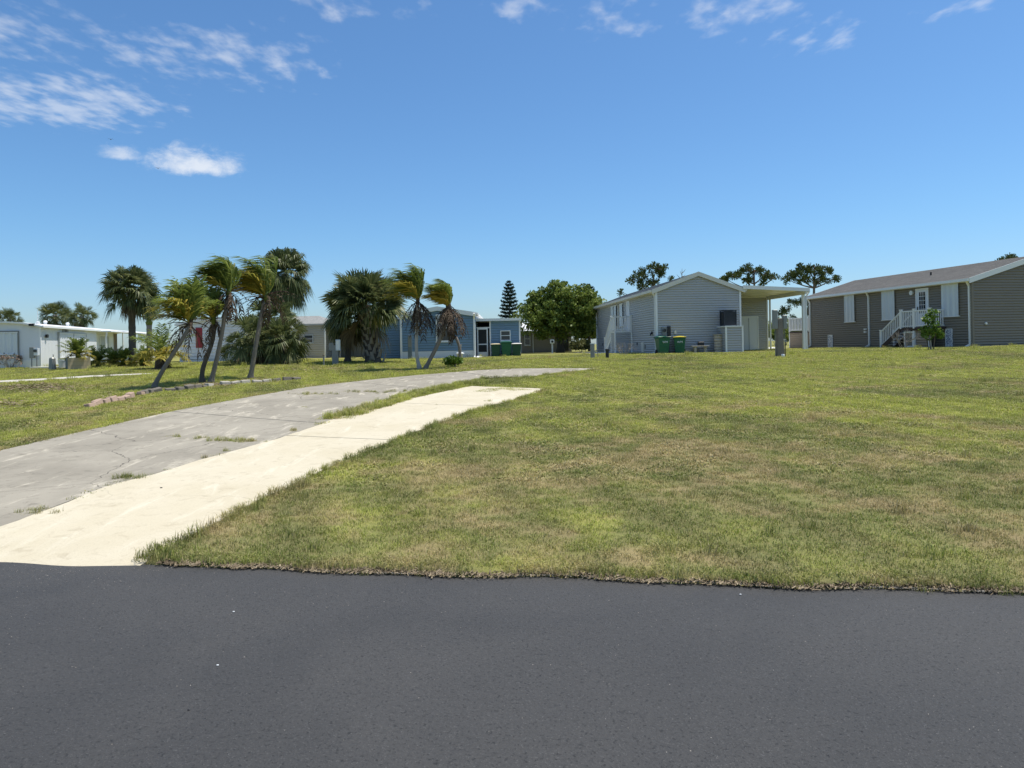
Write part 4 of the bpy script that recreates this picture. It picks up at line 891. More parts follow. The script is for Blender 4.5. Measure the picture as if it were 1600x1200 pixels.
def pale_house():
    q = at(475, 560, 56); h = thing('house', 'small pale grey clapboard house with one dark window', 'house', (-19.6, 56, 0.9), R(0))
    S = M['pale_siding']; W, L, E_ = 5.0, 9, 2.75
    siding(h, (0, 0), (W, 0), 0.02, [(0, E_), (W, E_)], S, 0.18); siding(h, (W, 0), (W, L), 0.02, [(0, E_), (L, E_)], S, 0.18)
    r = MB(); r.add([(-0.2, -0.25, E_ - 0.02), (W + 0.25, -0.25, E_ - 0.02), (W - 1.2, 3, E_ + 0.75), (1, 3, E_ + 0.75), (W + 0.25, L, E_ - 0.02), (-0.2, L, E_ - 0.02)], [(0, 1, 2, 3), (1, 4, 2), (2, 4, 5, 3)]); r.build('roof', M['shingle_grey'], h)
    MB().box(-0.2, W + 0.25, -0.28, -0.251, E_ - 0.14, E_ + 0.0).build('fascia', M['pale_siding'], h)
    window(h, (3.35, -0.016, 1.25), (1, 0), 0.75, 0.66, rails=1, frame=M['blind']); post(h, W, 0, 0, E_, 0.1, M['white_trim'])
    for x in (6.0, 6.5): MB().box(x, x + 0.08, 0.5, 0.58, 0, E_ - 0.3).build('porch_post', M['pale_siding'], h)
    MB().box(W, 8.2, 0.2, 5, E_ - 0.32, E_ - 0.15).build('porch_roof', M['shingle_grey'], h); MB().box(W, 9.0, 4.9, 5, 0, E_ - 0.33).build('porch_back', M['pale_siding'], h)
pale_house()
def far_house():
    h = thing('house', 'far grey house with a bright white roof beside the oak', 'house', (0.9, 66, 0.95))
    S = M['pale_siding']; W, L, E_ = 4.6, 9, 2.1
    MB().box(0, W, 0, L, 0, E_).build('wall', plain('far_grey', (0.17, 0.165, 0.16), 0.7, 0.1), h)
    r = MB(); r.add([(-0.4, -0.5, E_ - 0.05), (W + 0.3, -0.5, E_ - 0.05), (W + 0.3, 4, E_ + 0.8), (-0.4, 4, E_ + 0.8), (W + 0.3, L, E_), (-0.4, L, E_)], [(0, 1, 2, 3), (3, 2, 4, 5)]); r.add([(-0.4, -0.5, E_ - 0.15), (W + 0.3, -0.5, E_ - 0.15), (W + 0.3, -0.5, E_ - 0.05), (-0.4, -0.5, E_ - 0.05)], [(0, 1, 2, 3)]); r.build('roof', M['roof_white'], h)
    window(h, (0.25, -0.002, 0.7), (1, 0), 0.55, 1.2, rails=1, frame=M['blind']); post(h, 1.05, -0.05, 0, E_ - 0.1, 0.09, M['blind'], 'downspout'); window(h, (3.6, -0.002, 0.2), (1, 0), 0.7, 1.8, rails=0, frame=M['black'], name='door')
far_house()

# ------------------------------------------------------------------ plants
Z = Vector((0, 0, 1))
def unit(v): return v.normalized() if v.length > 1e-9 else Vector((0, 0, 1))
def fan_leaf(mb, o, d, pet, rad, nseg=18, droop=0.35, spread=2.3):
    """palmetto leaf: stalk from o along d, then a half-disc of folded blades drooping at the tips"""
    d = unit(d); e = o + d * pet - Z * (0.10 * pet)
    side = unit(d.cross(Z)) if abs(d.z) < 0.98 else Vector((1, 0, 0))
    a = random.gauss(0, 0.75); side = unit(side * math.cos(a) + d.cross(side) * math.sin(a)); nrm = unit(side.cross(d))
    w = side * 0.016; mb.quad(o - w, o + w, e + w * 0.7, e - w * 0.7)
    for k in range(nseg):
        t = -spread / 2 * 1.1 + spread * 1.1 * (k + 0.5) / nseg + random.uniform(-0.03, 0.03)
        r = rad * (0.72 + 0.28 * math.cos(t * 0.8)) * random.uniform(0.88, 1.08)
        v = unit(d * math.cos(t) + side * math.sin(t) + nrm * (0.18 * abs(math.sin(t))))
        s2 = unit(v.cross(nrm)) * rad * 0.034
        m = e + v * (r * 0.58) - Z * (r * 0.06 * droop); tip = e + v * (r * 0.9) - Z * (r * droop * random.uniform(0.5, 1.15)) + Vector((random.uniform(-.04, .04), random.uniform(-.04, .04), 0)) * rad
        mb.add([e - s2 * 0.25, e + s2 * 0.25, m + s2, m - s2, tip], [(0, 1, 2, 3), (3, 2, 4)])
def pinnate(mb, o, d, L, n=26, droop=0.9, wind=Vector((0, 0, 0)), leaf=0.45, curl=0.6, width=0.025, seg=9):
    """feather frond: an arching rachis with paired leaflets, pulled by gravity and wind"""
    p = Vector(o); t = unit(Vector(d)); pts = [p.copy()]; tan = [t.copy()]
    for k in range(seg):
        f = (k + 1) / seg; t = unit(t + (-Z * droop + wind) * (f * 1.6 / seg)); p = p + t * (L / seg); pts.append(p.copy()); tan.append(t.copy())
    ref = Vector((0.3, 0.9, 0.2))
    for k in range(seg):
        a, b = pts[k], pts[k + 1]; s = unit(tan[k].cross(Z) + ref * 0.05) * (0.022 * (1 - k / seg) + 0.006); u = unit(tan[k].cross(s)) * (0.018 * (1 - k / seg) + 0.004)
        mb.quad(a - s, a + s, b + s * 0.85, b - s * 0.85); mb.quad(a - u, a + u, b + u * 0.85, b - u * 0.85)
    for i in range(n):
        f = 0.12 + 0.88 * (i + random.random() * 0.7) / n; k = min(int(f * seg), seg - 1); q = pts[k].lerp(pts[k + 1], f * seg - k); tt = tan[k]
        s = unit(tt.cross(Z) + ref * 0.08); up = unit(s.cross(tt)); ll = leaf * (0.45 + 0.75 * math.sin(min(1, 0.12 + f) * math.pi * 0.86)) * random.uniform(0.8, 1.15)
        for sg in (-1, 1):
            v = unit(tt * 0.75 + s * sg * 0.85 + up * random.uniform(-0.2, 0.4) + wind * 0.62 + Vector(rng.normal(size=3)) * 0.10)
            mid = q + v * ll * 0.55; tip = q + v * ll + (-Z * curl + wind * 0.6) * ll * 0.5; w = unit(v.cross(up) + ref * 0.02) * width
            mb.add([q - w * 0.4, q + w * 0.4, mid + w, mid - w, tip], [(0, 1, 2, 3), (3, 2, 4)])
def bez(P, n=12):
    P = [Vector(p) for p in P]; out = []
    for i in range(n + 1):
        t = i / n; q = P
        while len(q) > 1: q = [a.lerp(b, t) for a, b in zip(q, q[1:])]
        out.append(q[0])
    return out
def palm_trunk(parent, path, r0, r1, mt, boots=0, flare=1.5, rings=True, n=10):
    pts = bez(path, 22); rad = []
    for i in range(len(pts)):
        t = i / (len(pts) - 1); r = r0 + (r1 - r0) * t
        if t < 0.16: r *= 1 + (flare - 1) * (1 - t / 0.16) ** 2
        rad.append(r * (1 + (0.05 if rings and i % 2 else -0.02)))
    pts[0] = pts[0] - Z * 0.12
    tr = MB().tube(pts, rad, n).build('trunk', mt, parent, smooth=True)
    if boots:
        for k in range(boots):                     # old leaf bases
            f = 0.02 + 0.96 * k / boots; i = min(int(f * 22), 21); c = pts[i].lerp(pts[i + 1], f * 22 - i); a = k * 2.4; r = rad[i]
            o = Vector((math.cos(a), math.sin(a), 0)); s = Vector((-math.sin(a), math.cos(a), 0)); b = MB(); w = r * 0.34; h = r * 1.0
            b.add([c + o * r * 0.9 - s * w, c + o * r * 0.9 + s * w, c + o * r * 1.42 + s * w * 0.5 + Z * h, c + o * r * 1.42 - s * w * 0.5 + Z * h, c + o * r * 1.2 + Z * h * 0.15],
                  [(0, 1, 4), (1, 2, 4), (2, 3, 4), (3, 0, 4), (0, 3, 2, 1)])
            b.build('leaf_base', M['twig'], tr)
    return tr, pts[-1]
def sphere_dirs(n, lo, hi, rnd=0.12):
    out = []
    for i in range(n):
        z = hi + (lo - hi) * (i + 0.5) / n; a = i * 2.39996 + random.uniform(-rnd, rnd) * 2; r = math.sqrt(max(0, 1 - z * z)); out.append(Vector((r * math.cos(a), r * math.sin(a), z + random.uniform(-rnd, rnd))))
    return out
def fan_palm(label, base, top, R_, n=46, lo=-0.75, dead=8, r0=0.2, r1=0.17, boots=0, mt='sabal', group=None, single=False, droop=0.35, wind=Vector((0, 0, 0)), bark='bark_palm', squash=1.0, name='cabbage_palm'):
    g = thing(name, label, 'palm', base, 0, group); h = top - base.z if not isinstance(top, Vector) else 0
    tip = Vector((0, 0, h)) if not isinstance(top, Vector) else top - base
    tr, c = palm_trunk(g, [(0, 0, 0), tip * 0.5 + Vector((0.06, 0, 0)), tip], r0, r1, M[bark], boots)
    allm = MB()
    for i, d in enumerate(sphere_dirs(n, lo, 0.98, 0.2)):
        d = unit(Vector((d.x, d.y, d.z * squash)) + Vector(rng.normal(size=3)) * 0.16); m = allm if single else MB()
        fan_leaf(m, c + Vector((0, 0, 0.02)) + d * 0.05, d, R_ * (random.uniform(0.42, 0.58) if i % 3 else random.uniform(0.12, 0.35)), R_ * random.uniform(0.46, 0.60), 14 if single else 18, droop + (0.25 if d.z < 0 else 0))
        if not single: m.build('frond', M[mt], g)
    if single: stuff(allm.build('crown', M[mt], g))
    dm = MB()
    for i in range(dead):
        a = random.uniform(0, 6.283); d = unit(Vector((math.cos(a), math.sin(a), random.uniform(-2.4, -1.0)))); m = dm if single else MB()
        fan_leaf(m, c - Z * 0.1, d, R_ * random.uniform(0.3, 0.5), R_ * random.uniform(0.38, 0.5), 12, 0.7, 1.4)
        if not single: m.build('dead_frond', M['sabal_dry'], g)
    if dead and single: stuff(dm.build('dead_leaves', M['sabal_dry'], g))
    return g
def feather_palm(label, base, path, L, green, gold, dead, wind, r0=0.068, r1=0.06, skirt=0.0, aim=Vector((0.2, 0, 1)), bark='bark_palm', name='feather_palm', leaf=0.42, spread=1.0, group=None, bare=0):
    g = thing(name, label, 'palm', base, 0, group); tr, c = palm_trunk(g, [Vector(p) - base for p in path], r0, r1, M[bark], 0, 1.7)
    bulge = MB().tube([c - Z * 0.15, c + aim * 0.12, c + aim * 0.38], [r1 * 1.1, r1 * 1.35, r1 * 0.5], 9).build('crown_shaft', M['feather_dead' if skirt else 'feather'], g, smooth=True)
    def go(n, name_, mt, elo, ehi, Lm, dr, wd, lf, cl=0.6, nl=21):
        for i in range(n):
            a = i * 2.39996 + random.uniform(-.4, .4); e = random.uniform(elo, ehi)
            d = Vector((math.cos(a) * math.cos(e) * spread, math.sin(a) * math.cos(e) * spread, math.sin(e))) + aim * 0.35
            if wind.length > 0.3 and name_ == 'frond': d.x = min(d.x, 0.45)
            if wind.length > 0.3 and name_ == 'yellowing_frond': d = Vector((min(d.x, 0.02), d.y * 0.6, d.z + 0.25))
            if name_ == 'dead_frond': d = Vector((d.x * 0.55, d.y * 0.55, d.z))
            m = MB(); pinnate(m, c + aim * random.uniform(0.0, 0.2), d, L * Lm * random.uniform(0.85, 1.12), nl, dr, wd * random.uniform(0.8, 1.2), L * lf, cl); m.build(name_, M[mt], g)
    go(green, 'frond', 'feather', 0.35, 1.35, 1.0, 0.55, wind, leaf)
    go(gold, 'yellowing_frond', 'feather_gold', -0.25, 0.35, 0.85, 0.8, wind * 0.9, leaf)
    go(dead, 'dead_frond', 'feather_dead', -1.35, -0.5, 0.8 + skirt, 2.4, wind * 0.04, 0.16, 1.2, 12)
    go(bare, 'bare_stalk', 'feather_dead', -0.5, 0.1, 0.75, 1.2, wind * 0.3, 0.05, 1.0, 5)
    return g
def blob_dirs(n): return [unit(Vector(rng.normal(size=3))) for _ in range(n)]
def leaf_cloud(mb, c, rad, n, size, shell=0.55, asp=1.7):
    c = Vector(c); rx, ry, rz = rad
    for d in blob_dirs(n):
        r = shell + (1 - shell) * random.random() ** 0.6; p = c + Vector((d.x * rx, d.y * ry, d.z * rz)) * r
        a = unit(Vector(rng.normal(size=3)) + d * 0.5); b = unit(a.cross(Vector(rng.normal(size=3)))); s = size * random.uniform(0.6, 1.3)
        a = a * s * asp / 2; b = b * s / 2
        mb.add([p - a, p + b - a * 0.15, p + a, p - b - a * 0.15], [(0, 1, 2, 3)])
def bush(label, name, base, r, h, n, size, mt, cat='shrub', clumps=7, stems=4, group=None, bark='twig'):
    g = thing(name, label, cat, base, 0, group); st = MB(); lf = MB()
    for k in range(clumps):
        a = k * 2.4 + random.random(); q = r * random.uniform(0.15, 0.62); p = Vector((math.cos(a) * q, math.sin(a) * q, h * random.uniform(0.4, 0.75)))
        leaf_cloud(lf, p, (r * 0.48, r * 0.48, h * 0.30), n // clumps, size, 0.3)
        if k < stems: st.tube(bez([(math.cos(a) * 0.04, math.sin(a) * 0.04, -0.06), (p.x * 0.3, p.y * 0.3, p.z * 0.6), p], 5), [0.022, 0.02, 0.017, 0.014, 0.011, 0.007], 6)
    st.build('stems', M[bark], g); stuff(lf.build('foliage', M[mt], g)); return g
def bare_shrub(label, base, h, w, n=10, group=None, tips=None):
    g = thing('bare_shrub', label, 'shrub', base, 0, group)
    m = MB()
    def grow(p, d, l, r, k):
        e = p + d * l; m.tube([p, p.lerp(e, 0.5) + Vector(rng.normal(size=3)) * l * 0.06, e], [r, r * 0.85, r * 0.7], 5, False)
        if k > 0:
            for _ in range(random.choice((2, 2, 3))): grow(e, unit(d + Vector(rng.normal(size=3)) * 0.42 + Z * 0.12), l * random.uniform(0.55, 0.85), r * 0.66, k - 1)
        elif tips: ends.append(e)
    ends = []
    for i in range(n): a = i * 2.4; grow(Vector((math.cos(a) * 0.05, math.sin(a) * 0.05, -0.05)), unit(Vector((math.cos(a) * w / h, math.sin(a) * w / h, 1.0))), h * 0.36, 0.017, 3)
    m.build('branches', M['twig'], g)
    if tips:
        t = MB()
        for e in ends: leaf_cloud(t, e, (0.06, 0.06, 0.06), 3, 0.06, 0.2)
        stuff(t.build('tips', M[tips], g))
    return g
def oak(label, base, crowns, n, size, trunk_r=0.3, mt='oak', name='oak_tree', group=None):
    g = thing(name, label, 'tree', base, 0, group); tr = MB(); fork = Vector((0, 0, 1.3)); tr.tube([(0, 0, -0.2), (0.05, 0, 0.7), fork], [trunk_r * 1.4, trunk_r, trunk_r * 0.9], 10)
    T = tr.build('trunk', M['bark_dark'], g, smooth=True); lf = MB()
    for c, rd in crowns:
        c = Vector(c); m = MB(); m.tube(bez([fork - Z * 0.2, (fork + c) * 0.5 + Vector((0, 0, 0.3)), c], 6), [trunk_r * 0.6, trunk_r * 0.5, trunk_r * 0.4, trunk_r * 0.3, trunk_r * 0.22, trunk_r * 0.15, 0.03], 7); m.build('limb', M['bark_dark'], T)
        vol = rd[0] * rd[1] * rd[2]; k = max(8, int(15 * vol ** 0.4))
        for d in blob_dirs(k):
            q = c + Vector((d.x * rd[0], d.y * rd[1], d.z * rd[2])) * random.uniform(0.45, 0.95); s = random.uniform(0.28, 0.45) * min(rd)
            leaf_cloud(lf, q, (s * 1.25, s * 1.25, s * 0.85), int(n * vol / k), size, 0.25)
    stuff(lf.build('crown', M[mt], g)); return g
def pine(label, base, H_, crowns, nb=30, clump=0.42, group=None, lean=0.0, seed=1, dead=False):
    """slash pine: bare bole, crooked limbs, round tufts of long needles"""
    g = thing('pine_tree', label, 'tree', base, 0, group); rr = random.Random(seed)
    path = bez([(0, 0, -0.3), (lean * 0.3, 0, H_ * 0.4), (lean * 1.2, 0.2, H_ * 0.75), (lean, 0, H_)], 9); rad = [0.26 * (1 - 0.75 * i / 9) for i in range(10)]
    T = MB().tube(path, rad, 9).build('trunk', M['bark_pine'], g, smooth=True); lf = MB()
    for c, rd, n in crowns:
        c = Vector(c); k = min(9, max(1, int(9 * max(0.3, (c.z - 0.14 * H_) / H_)))); st = path[k]
        m = MB(); m.tube(bez([st, st.lerp(c, 0.5) - Z * 0.25, c], 6), [0.10, 0.09, 0.075, 0.06, 0.05, 0.035, 0.02], 6); L = m.build('limb', M['bark_pine'], T)
        tw = MB()
        for i in range(n):
            d = unit(Vector((rr.gauss(0, 1), rr.gauss(0, 1), rr.gauss(0, 1)))); q = c + Vector((d.x * rd[0], d.y * rd[1], d.z * rd[2])) * rr.uniform(0.35, 1.0)
            tw.tube([c.lerp(q, 0.15), c.lerp(q, 0.6) - Z * 0.08, q], [0.03, 0.022, 0.012], 4, False)
            s = clump * rr.uniform(0.75, 1.25)
            for _ in range(nb):
                v = unit(Vector((rr.gauss(0, 1), rr.gauss(0, 1), rr.gauss(0.25, 1)))); w = unit(v.cross(Vector((rr.random(), rr.random(), rr.random())))) * s * 0.10; a = q + v * s * 0.12; b = q + v * s
                lf.add([a - w * 0.5, a + w * 0.5, b + w, b - w], [(0, 1, 2, 3)])
        tw.build('twigs', M['bark_pine'], L)
    stuff(lf.build('needles', M['pine'], g)); return g
def norfolk(label, base, H_, w):
    g = thing('norfolk_pine', label, 'tree', base); T = MB().tube([(0, 0, -0.2), (0, 0, H_ * 0.5), (0, 0, H_)], [0.17, 0.10, 0.02], 8).build('trunk', M['bark_dark'], g); tiers = 17
    for k in range(tiers):
        f = k / (tiers - 1); z = 1.2 + (H_ - 1.3) * f ** 0.94; Lb = w * (1 - f) ** 0.55 * (0.92 if k % 2 else 1.05) * (0.75 if f < 0.1 else 1) + 0.08; nbr = 6
        for i in range(nbr):
            a = i * 6.283 / nbr + k * 0.55; d = Vector((math.cos(a), math.sin(a), 0)); m = MB(); pts = bez([(0, 0, z), d * Lb * 0.55 + Z * (z + 0.02 * Lb), d * Lb + Z * (z + (0.12 + 0.26 * f) * Lb)], 5)
            m.tube(pts, [0.028, 0.024, 0.02, 0.016, 0.012, 0.006], 5, False)
            for s in range(int(16 + 70 * Lb)):          # upright needle sprays along the branch
                u = 0.22 + 0.78 * random.random(); j = min(int(u * 5), 4); q = pts[j].lerp(pts[j + 1], u * 5 - j); v = unit(Z * random.uniform(0.1, 1.0) + d * 0.6 + Vector(rng.normal(size=3)) * 0.5); x = unit(v.cross(Vector(rng.normal(size=3)))) * 0.04; l = 0.2 * random.uniform(0.7, 1.2)
                m.add([q - x, q + x, q + v * l + x * 0.4, q + v * l - x * 0.4], [(0, 1, 2, 3)])
            m.build('branch', M['norfolk'], g)
    return g

def plants():
    W = Vector
    # --- wind-blown feather palms in and by the edged bed
    wind = W((-1.25, 0.1, 0.15))
    def lp(label, pts, L, Y0=None, **k):
        b = G(*pts[0]); Y = b.y; path = [b] + [at(px, py, Y + dy) for px, py, dy in pts[1:]]
        return feather_palm(label, b, path, L, **k)
    lp('leaning palm bent far right with drooping golden and green fronds, leftmost in the edged bed', [(240, 606), (255, 572, 0), (285, 535, 0), (297, 508, 0.2)], 1.3, green=22, gold=12, dead=5, wind=wind * 0.42, skirt=0.1, aim=W((0.1, 0, 1)), bare=5)
    lp('short curved dark-trunked palm with yellow-green crown, left trunk of the pair', [(317, 598), (309, 570, 0), (338, 545, 0), (334, 503, 0.1)], 1.0, green=14, gold=12, dead=4, wind=wind * 0.25, bark='bark_dark', aim=W((0.0, -0.2, 1)), bare=3, r0=0.08, r1=0.07)
    lp('tall leaning palm with a swept green plume and grey husk, right trunk of the pair', [(329, 598), (338, 570, 0), (350, 510, 0), (356, 460, 0.2)], 1.25, green=18, gold=3, dead=8, wind=wind * 1.15, aim=W((0.3, 0, 1)), bare=5, r0=0.08)
    lp('leaning palm with a golden swept crown and hanging bare stalks, rightmost in the edged bed', [(391, 592), (397, 560, 0), (400, 530, 0), (414, 468, 0.3)], 1.6, green=11, gold=18, dead=5, wind=wind * 1.15, aim=W((0.25, 0, 1)), bare=14, r0=0.085, r1=0.075)
    lp('slim pale-trunked palm with dark swept crown before the blue house', [(656, 577), (646, 545, 0), (653, 520, 0), (652, 474, 0.2)], 1.5, green=17, gold=6, dead=15, wind=wind * 1.1, skirt=0.25, aim=W((0.2, 0, 1)), bark='pale_bark', r0=0.075, r1=0.065)
    lp('right-leaning palm with a thick brown skirt of dead fronds before the blue house', [(664, 577), (675, 555, 0), (695, 525, 0), (700, 482, 0.2)], 1.15, green=14, gold=12, dead=25, wind=wind * 1.2, skirt=0.55, aim=W((0.15, 0, 1)), r0=0.085, r1=0.09)
    # --- cabbage palms
    b = G(207, 572); fan_palm('tall round-headed cabbage palm standing beside the white mobile home', b, at(204, 452, b.y), 1.75, 100, -0.62, 12, 0.19, 0.17, 0, droop=0.28, bark='bark_dark')
    b = G(448, 563); fan_palm('tallest dense cabbage palm with a long hanging crown above the palmettos', b, at(446, 428, b.y), 2.1, 120, -0.93, 30, 0.22, 0.2, 0, droop=0.5, bark='bark_dark', squash=1.5)
    b = G(583, 567); fan_palm('broad cabbage palm with a criss-cross booted trunk', b, at(572, 478, b.y), 2.5, 110, -0.36, 4, 0.34, 0.36, 72, droop=0.18, squash=1.05, bark='bark_dark')
    b = G(543, 566); fan_palm('low cabbage palm fanning out left of the booted trunk', b, at(545, 500, b.y), 1.55, 40, -0.8, 16, 0.16, 0.16, 0, droop=0.4, bark='bark_dark')
    b = G(612, 560); fan_palm('small cabbage palm with hanging brown leaves at the blue wing', b, at(614, 512, b.y), 1.1, 18, -0.3, 24, 0.12, 0.12, 0, droop=0.5, bark='bark_dark')
    for px, py, cy, R_, n, lab in ((398, 570, 528, 1.75, 50, 'dark saw palmetto clump, left mound under the tallest palm'), (440, 569, 530, 1.7, 48, 'dark saw palmetto clump, right mound under the tallest palm'), (420, 566, 502, 1.8, 46, 'high saw palmetto clump in the middle under the tallest palm'), (372, 568, 545, 1.15, 30, 'low saw palmetto clump at the left edge of the thicket')):
        b = G(px, py); fan_palm(lab, b, at(px, cy, b.y), R_, n, -0.85, 10, 0.16, 0.14, 0, droop=0.3, bark='bark_dark', name='saw_palmetto')
    for px, cy, Y, R_, lab in ((86, 492, 62, 1.45, 'cabbage palm rising behind the white roof, left of two'), (128, 494, 62, 1.25, 'cabbage palm rising behind the white roof, right of two'), (14, 499, 62, 1.2, 'palm crown showing over the white gable at the picture edge')):
        t = at(px, cy, Y); fan_palm(lab, on(t.x, Y), t, R_ * 1.05, 64, -0.8, 8, 0.2, 0.18, single=True, droop=0.12)
    t = at(233, 505, 56); feather_palm('date palm with stiff blue-green fronds behind the white roof', on(t.x, 56), [on(t.x, 56), on(t.x, 56) + Z, t], 2.1, 26, 0, 0, W((0, 0, 0)), r0=0.2, r1=0.2, name='date_palm', leaf=0.2, aim=W((0, 0, 0.7)))
    # --- small plants by the white home
    b = G(252, 577); feather_palm('squat dark-stemmed pygmy palm with golden arching fronds', b, [b, b + Z * 0.35, b + Z * 0.75], 1.55, 10, 15, 4, W((-0.1, 0, 0)), r0=0.30, r1=0.24, bark='bark_dark', name='pygmy_palm', leaf=0.28, aim=W((0, 0, 0.5)))
    for px, py, s, lab in ((153, 573, 0.95, 'small yellow-green cycad right of the planter'), (178, 573, 0.85, 'low leafy cycad between planter and tall palm'), (193, 573, 0.7, 'dark low cycad left of the tall palm trunk'), (222, 573, 0.8, 'scruffy cycad right of the tall palm trunk')):
        b = G(px, py); feather_palm(lab, b, [b, b + Z * 0.12, b + Z * 0.25], s, 12, 8, 4, W((0, 0, 0)), r0=0.11, r1=0.1, bark='bark_dark', name='cycad', leaf=0.3, aim=W((0, 0, 0.4)))
    # --- trees behind
    b = on(4.15, 62.0)
    oak('broad rounded green oak between the blue and grey houses', b, [((-2.1, 0, 3.3), (1.7, 2, 1.8)), ((0.2, -0.7, 4.4), (2.1, 2, 1.7)), ((2.0, -0.3, 3.4), (1.8, 2, 1.9)), ((-0.7, -1, 2.7), (2.4, 1.6, 1.6)), ((1.0, 0.3, 5.1), (1.7, 1.2, 1.1)), ((-1.2, 0.2, 4.7), (1.6, 1.2, 1.1)), ((2.7, 0.2, 4.5), (1.2, 1.3, 1.4)), ((1.3, -0.8, 2.2), (2.0, 1.2, 1.4)), ((0.3, 0.2, 3.4), (2.4, 1.5, 1.8)), ((2.6, -0.2, 1.6), (1.1, 1.0, 1.0))], 620, 0.17, 0.32)
    norfolk('dark tiered evergreen half hidden at the right of the oak', on(at(921, 540, 68).x, 68), 6.3, 1.6)
    norfolk('slender tiered norfolk pine behind the blue porch', on(at(797, 540, 70).x, 70), 7.0, 1.15)
    Yp = 88.0
    def P(px, py, b): q = at(px, py, Yp); return (q.x - b.x, 0, q.z - b.z)
    b = on(at(1022, 500, Yp).x, Yp)
    pine('slash pine with open round tufts over the left slope of the grey roof', b, 9.3, [(P(1025, 420, b), (1.5, 1, 0.75), 16), (P(1007, 428, b), (1.2, 1, 0.7), 12), (P(990, 437, b), (1.1, 1, 0.6), 10), (P(1035, 425, b), (0.8, 1, 0.5), 7), (P(1000, 446, b), (1.0, 1, 0.5), 8), (P(1018, 443, b), (1.0, 1, 0.5), 8), (P(972, 457, b), (0.25, .2, 0.2), 2), (P(1050, 436, b), (0.3, .3, .2), 2)], 26, 0.46, seed=3)
    b = on(at(1180, 500, Yp).x, Yp)
    pine('flat-topped slash pine behind the grey house ridge', b, 9.2, [(P(1175, 422, b), (1.6, 1, 0.7), 18), (P(1150, 430, b), (1.4, 1, 0.5), 13), (P(1134, 436, b), (0.8, 1, 0.4), 8), (P(1195, 428, b), (1.0, 1, 0.6), 9), (P(1208, 434, b), (0.5, 1, 0.5), 5), (P(1165, 436, b), (1.2, 1, 0.4), 8), (P(1192, 441, b), (0.5, 1, 0.4), 4)], 26, 0.46, seed=5)
    b = on(at(1270, 500, Yp).x, Yp)
    pine('full-crowned slash pine rising between the grey and taupe houses', b, 9.6, [(P(1265, 420, b), (1.7, 1, 0.6), 20), (P(1242, 428, b), (1.2, 1, 0.6), 14), (P(1290, 425, b), (1.3, 1, 0.7), 14), (P(1302, 435, b), (0.7, 1, 0.5), 6), (P(1255, 436, b), (1.5, 1, 0.5), 12), (P(1280, 438, b), (1.2, 1, 0.5), 10), (P(1231, 437, b), (0.6, 1, 0.4), 5), (P(1246, 472, b), (1.5, 1, 0.6), 13), (P(1228, 487, b), (1.0, 1, 0.6), 9), (P(1262, 486, b), (1.2, 1, .6), 9), (P(1237, 500, b), (1.1, 1, .5), 8)], 26, 0.46, lean=0.3, seed=8)
    b = on(at(1578, 500, 110).x, 110); pine('distant pine top just showing over the taupe roof', b, 13.0, [((0, 0, 12.5), (1.1, 1, 0.6), 9), ((1.3, 0, 12.25), (0.7, .6, .4), 5), ((-1, 0, 12.1), (0.8, .6, .4), 5)], 22, 0.5, seed=9)
    # dead snag over the grey roof
    b = on(at(1066, 500, 84).x, 84); g = thing('dead_tree', 'bare dead treetop poking over the grey roof', 'tree', b); m = MB(); m.tube([(0, 0, -0.2), (0.1, 0, 5), (0.05, 0, 8.3)], [0.2, 0.12, 0.05], 7); T = m.build('trunk', M['twig'], g)
    for a, e in (((0.05, 0, 8.0), (-0.55, 0, 8.55)), ((0.05, 0, 8.2), (0.1, 0, 9.3)), ((0.08, 0, 8.7), (0.5, 0, 9.15)), ((0.08, 0, 8.5), (-0.1, 0.2, 9.0)), ((0.05, 0, 8.3), (0.5, 0, 8.5))): MB().tube([a, W(a).lerp(W(e), 0.5) + W((0, 0, -0.06)), e], [0.05, 0.035, 0.012], 5).build('branch', M['twig'], T)
    for px, Y, r, hh, lab in ((1212, 74, 2.0, 2.7, 'dark leafy bush seen left through the carport gap'), (1228, 78, 2.2, 3.1, 'tall leafy bush seen in the middle of the carport gap'), (1246, 76, 2.0, 2.3, 'leafy bush at the right of the carport gap')):
        x = at(px, 540, Y).x; bush(lab, 'background_bush', on(x, Y), r, hh, 1500, 0.2, 'oak', 'bush', 10)
    b = G(908, 551); bush('spreading olive-green shrub with reddish foot left of the grey house', 'spreading_shrub', b, 1.05, 1.15, 900, 0.15, 'olive', clumps=10)
    b = G(709, 574); bush('small bright green bush at the foot of the broken post', 'low_bush', b, 0.55, 0.5, 520, 0.09, 'shrub', clumps=8)
    x, y = 2.4, 64; bush('pale low shrub in front of the far grey house', 'low_bush', on(1.3, 69), 1.6, 2.9, 800, 0.2, 'olive', clumps=9)
    # young tree by the taupe stairs
    b = G(1455, 547); g = thing('young_tree', 'young glossy green tree staked in front of the taupe stairs', 'tree', b); T = MB().tube([(0, 0, -0.1), (-0.03, 0, 0.5), (0.02, 0, 1.1)], [0.04, 0.032, 0.025], 7).build('trunk', M['pale_bark'], g); lf = MB()
    for k in range(5): a = k * 1.3; MB().tube([(0.1 * math.cos(a), 0.1 * math.sin(a), -0.05), (0.2 * math.cos(a), 0.15 * math.sin(a), 0.6), (0.3 * math.cos(a), 0.3 * math.sin(a), 1.0)], [0.025, 0.02, 0.01], 5).build('branch', M['bark_dark'], T)
    for c, r in (((-0.15, 0, 0.75), .33), ((0.25, 0, 0.85), .33), ((0.05, 0, 1.2), .36), ((-0.12, 0, 1.5), .3), ((0.15, 0, 1.75), .28), ((0.0, 0, 1.0), .4), ((-0.3, 0, .95), .25), ((0.42, 0, 0.7), .2)): leaf_cloud(lf, c, (r, r, r * 0.85), 85, 0.10, 0.4)
    stuff(lf.build('crown', M['shrub'], g))
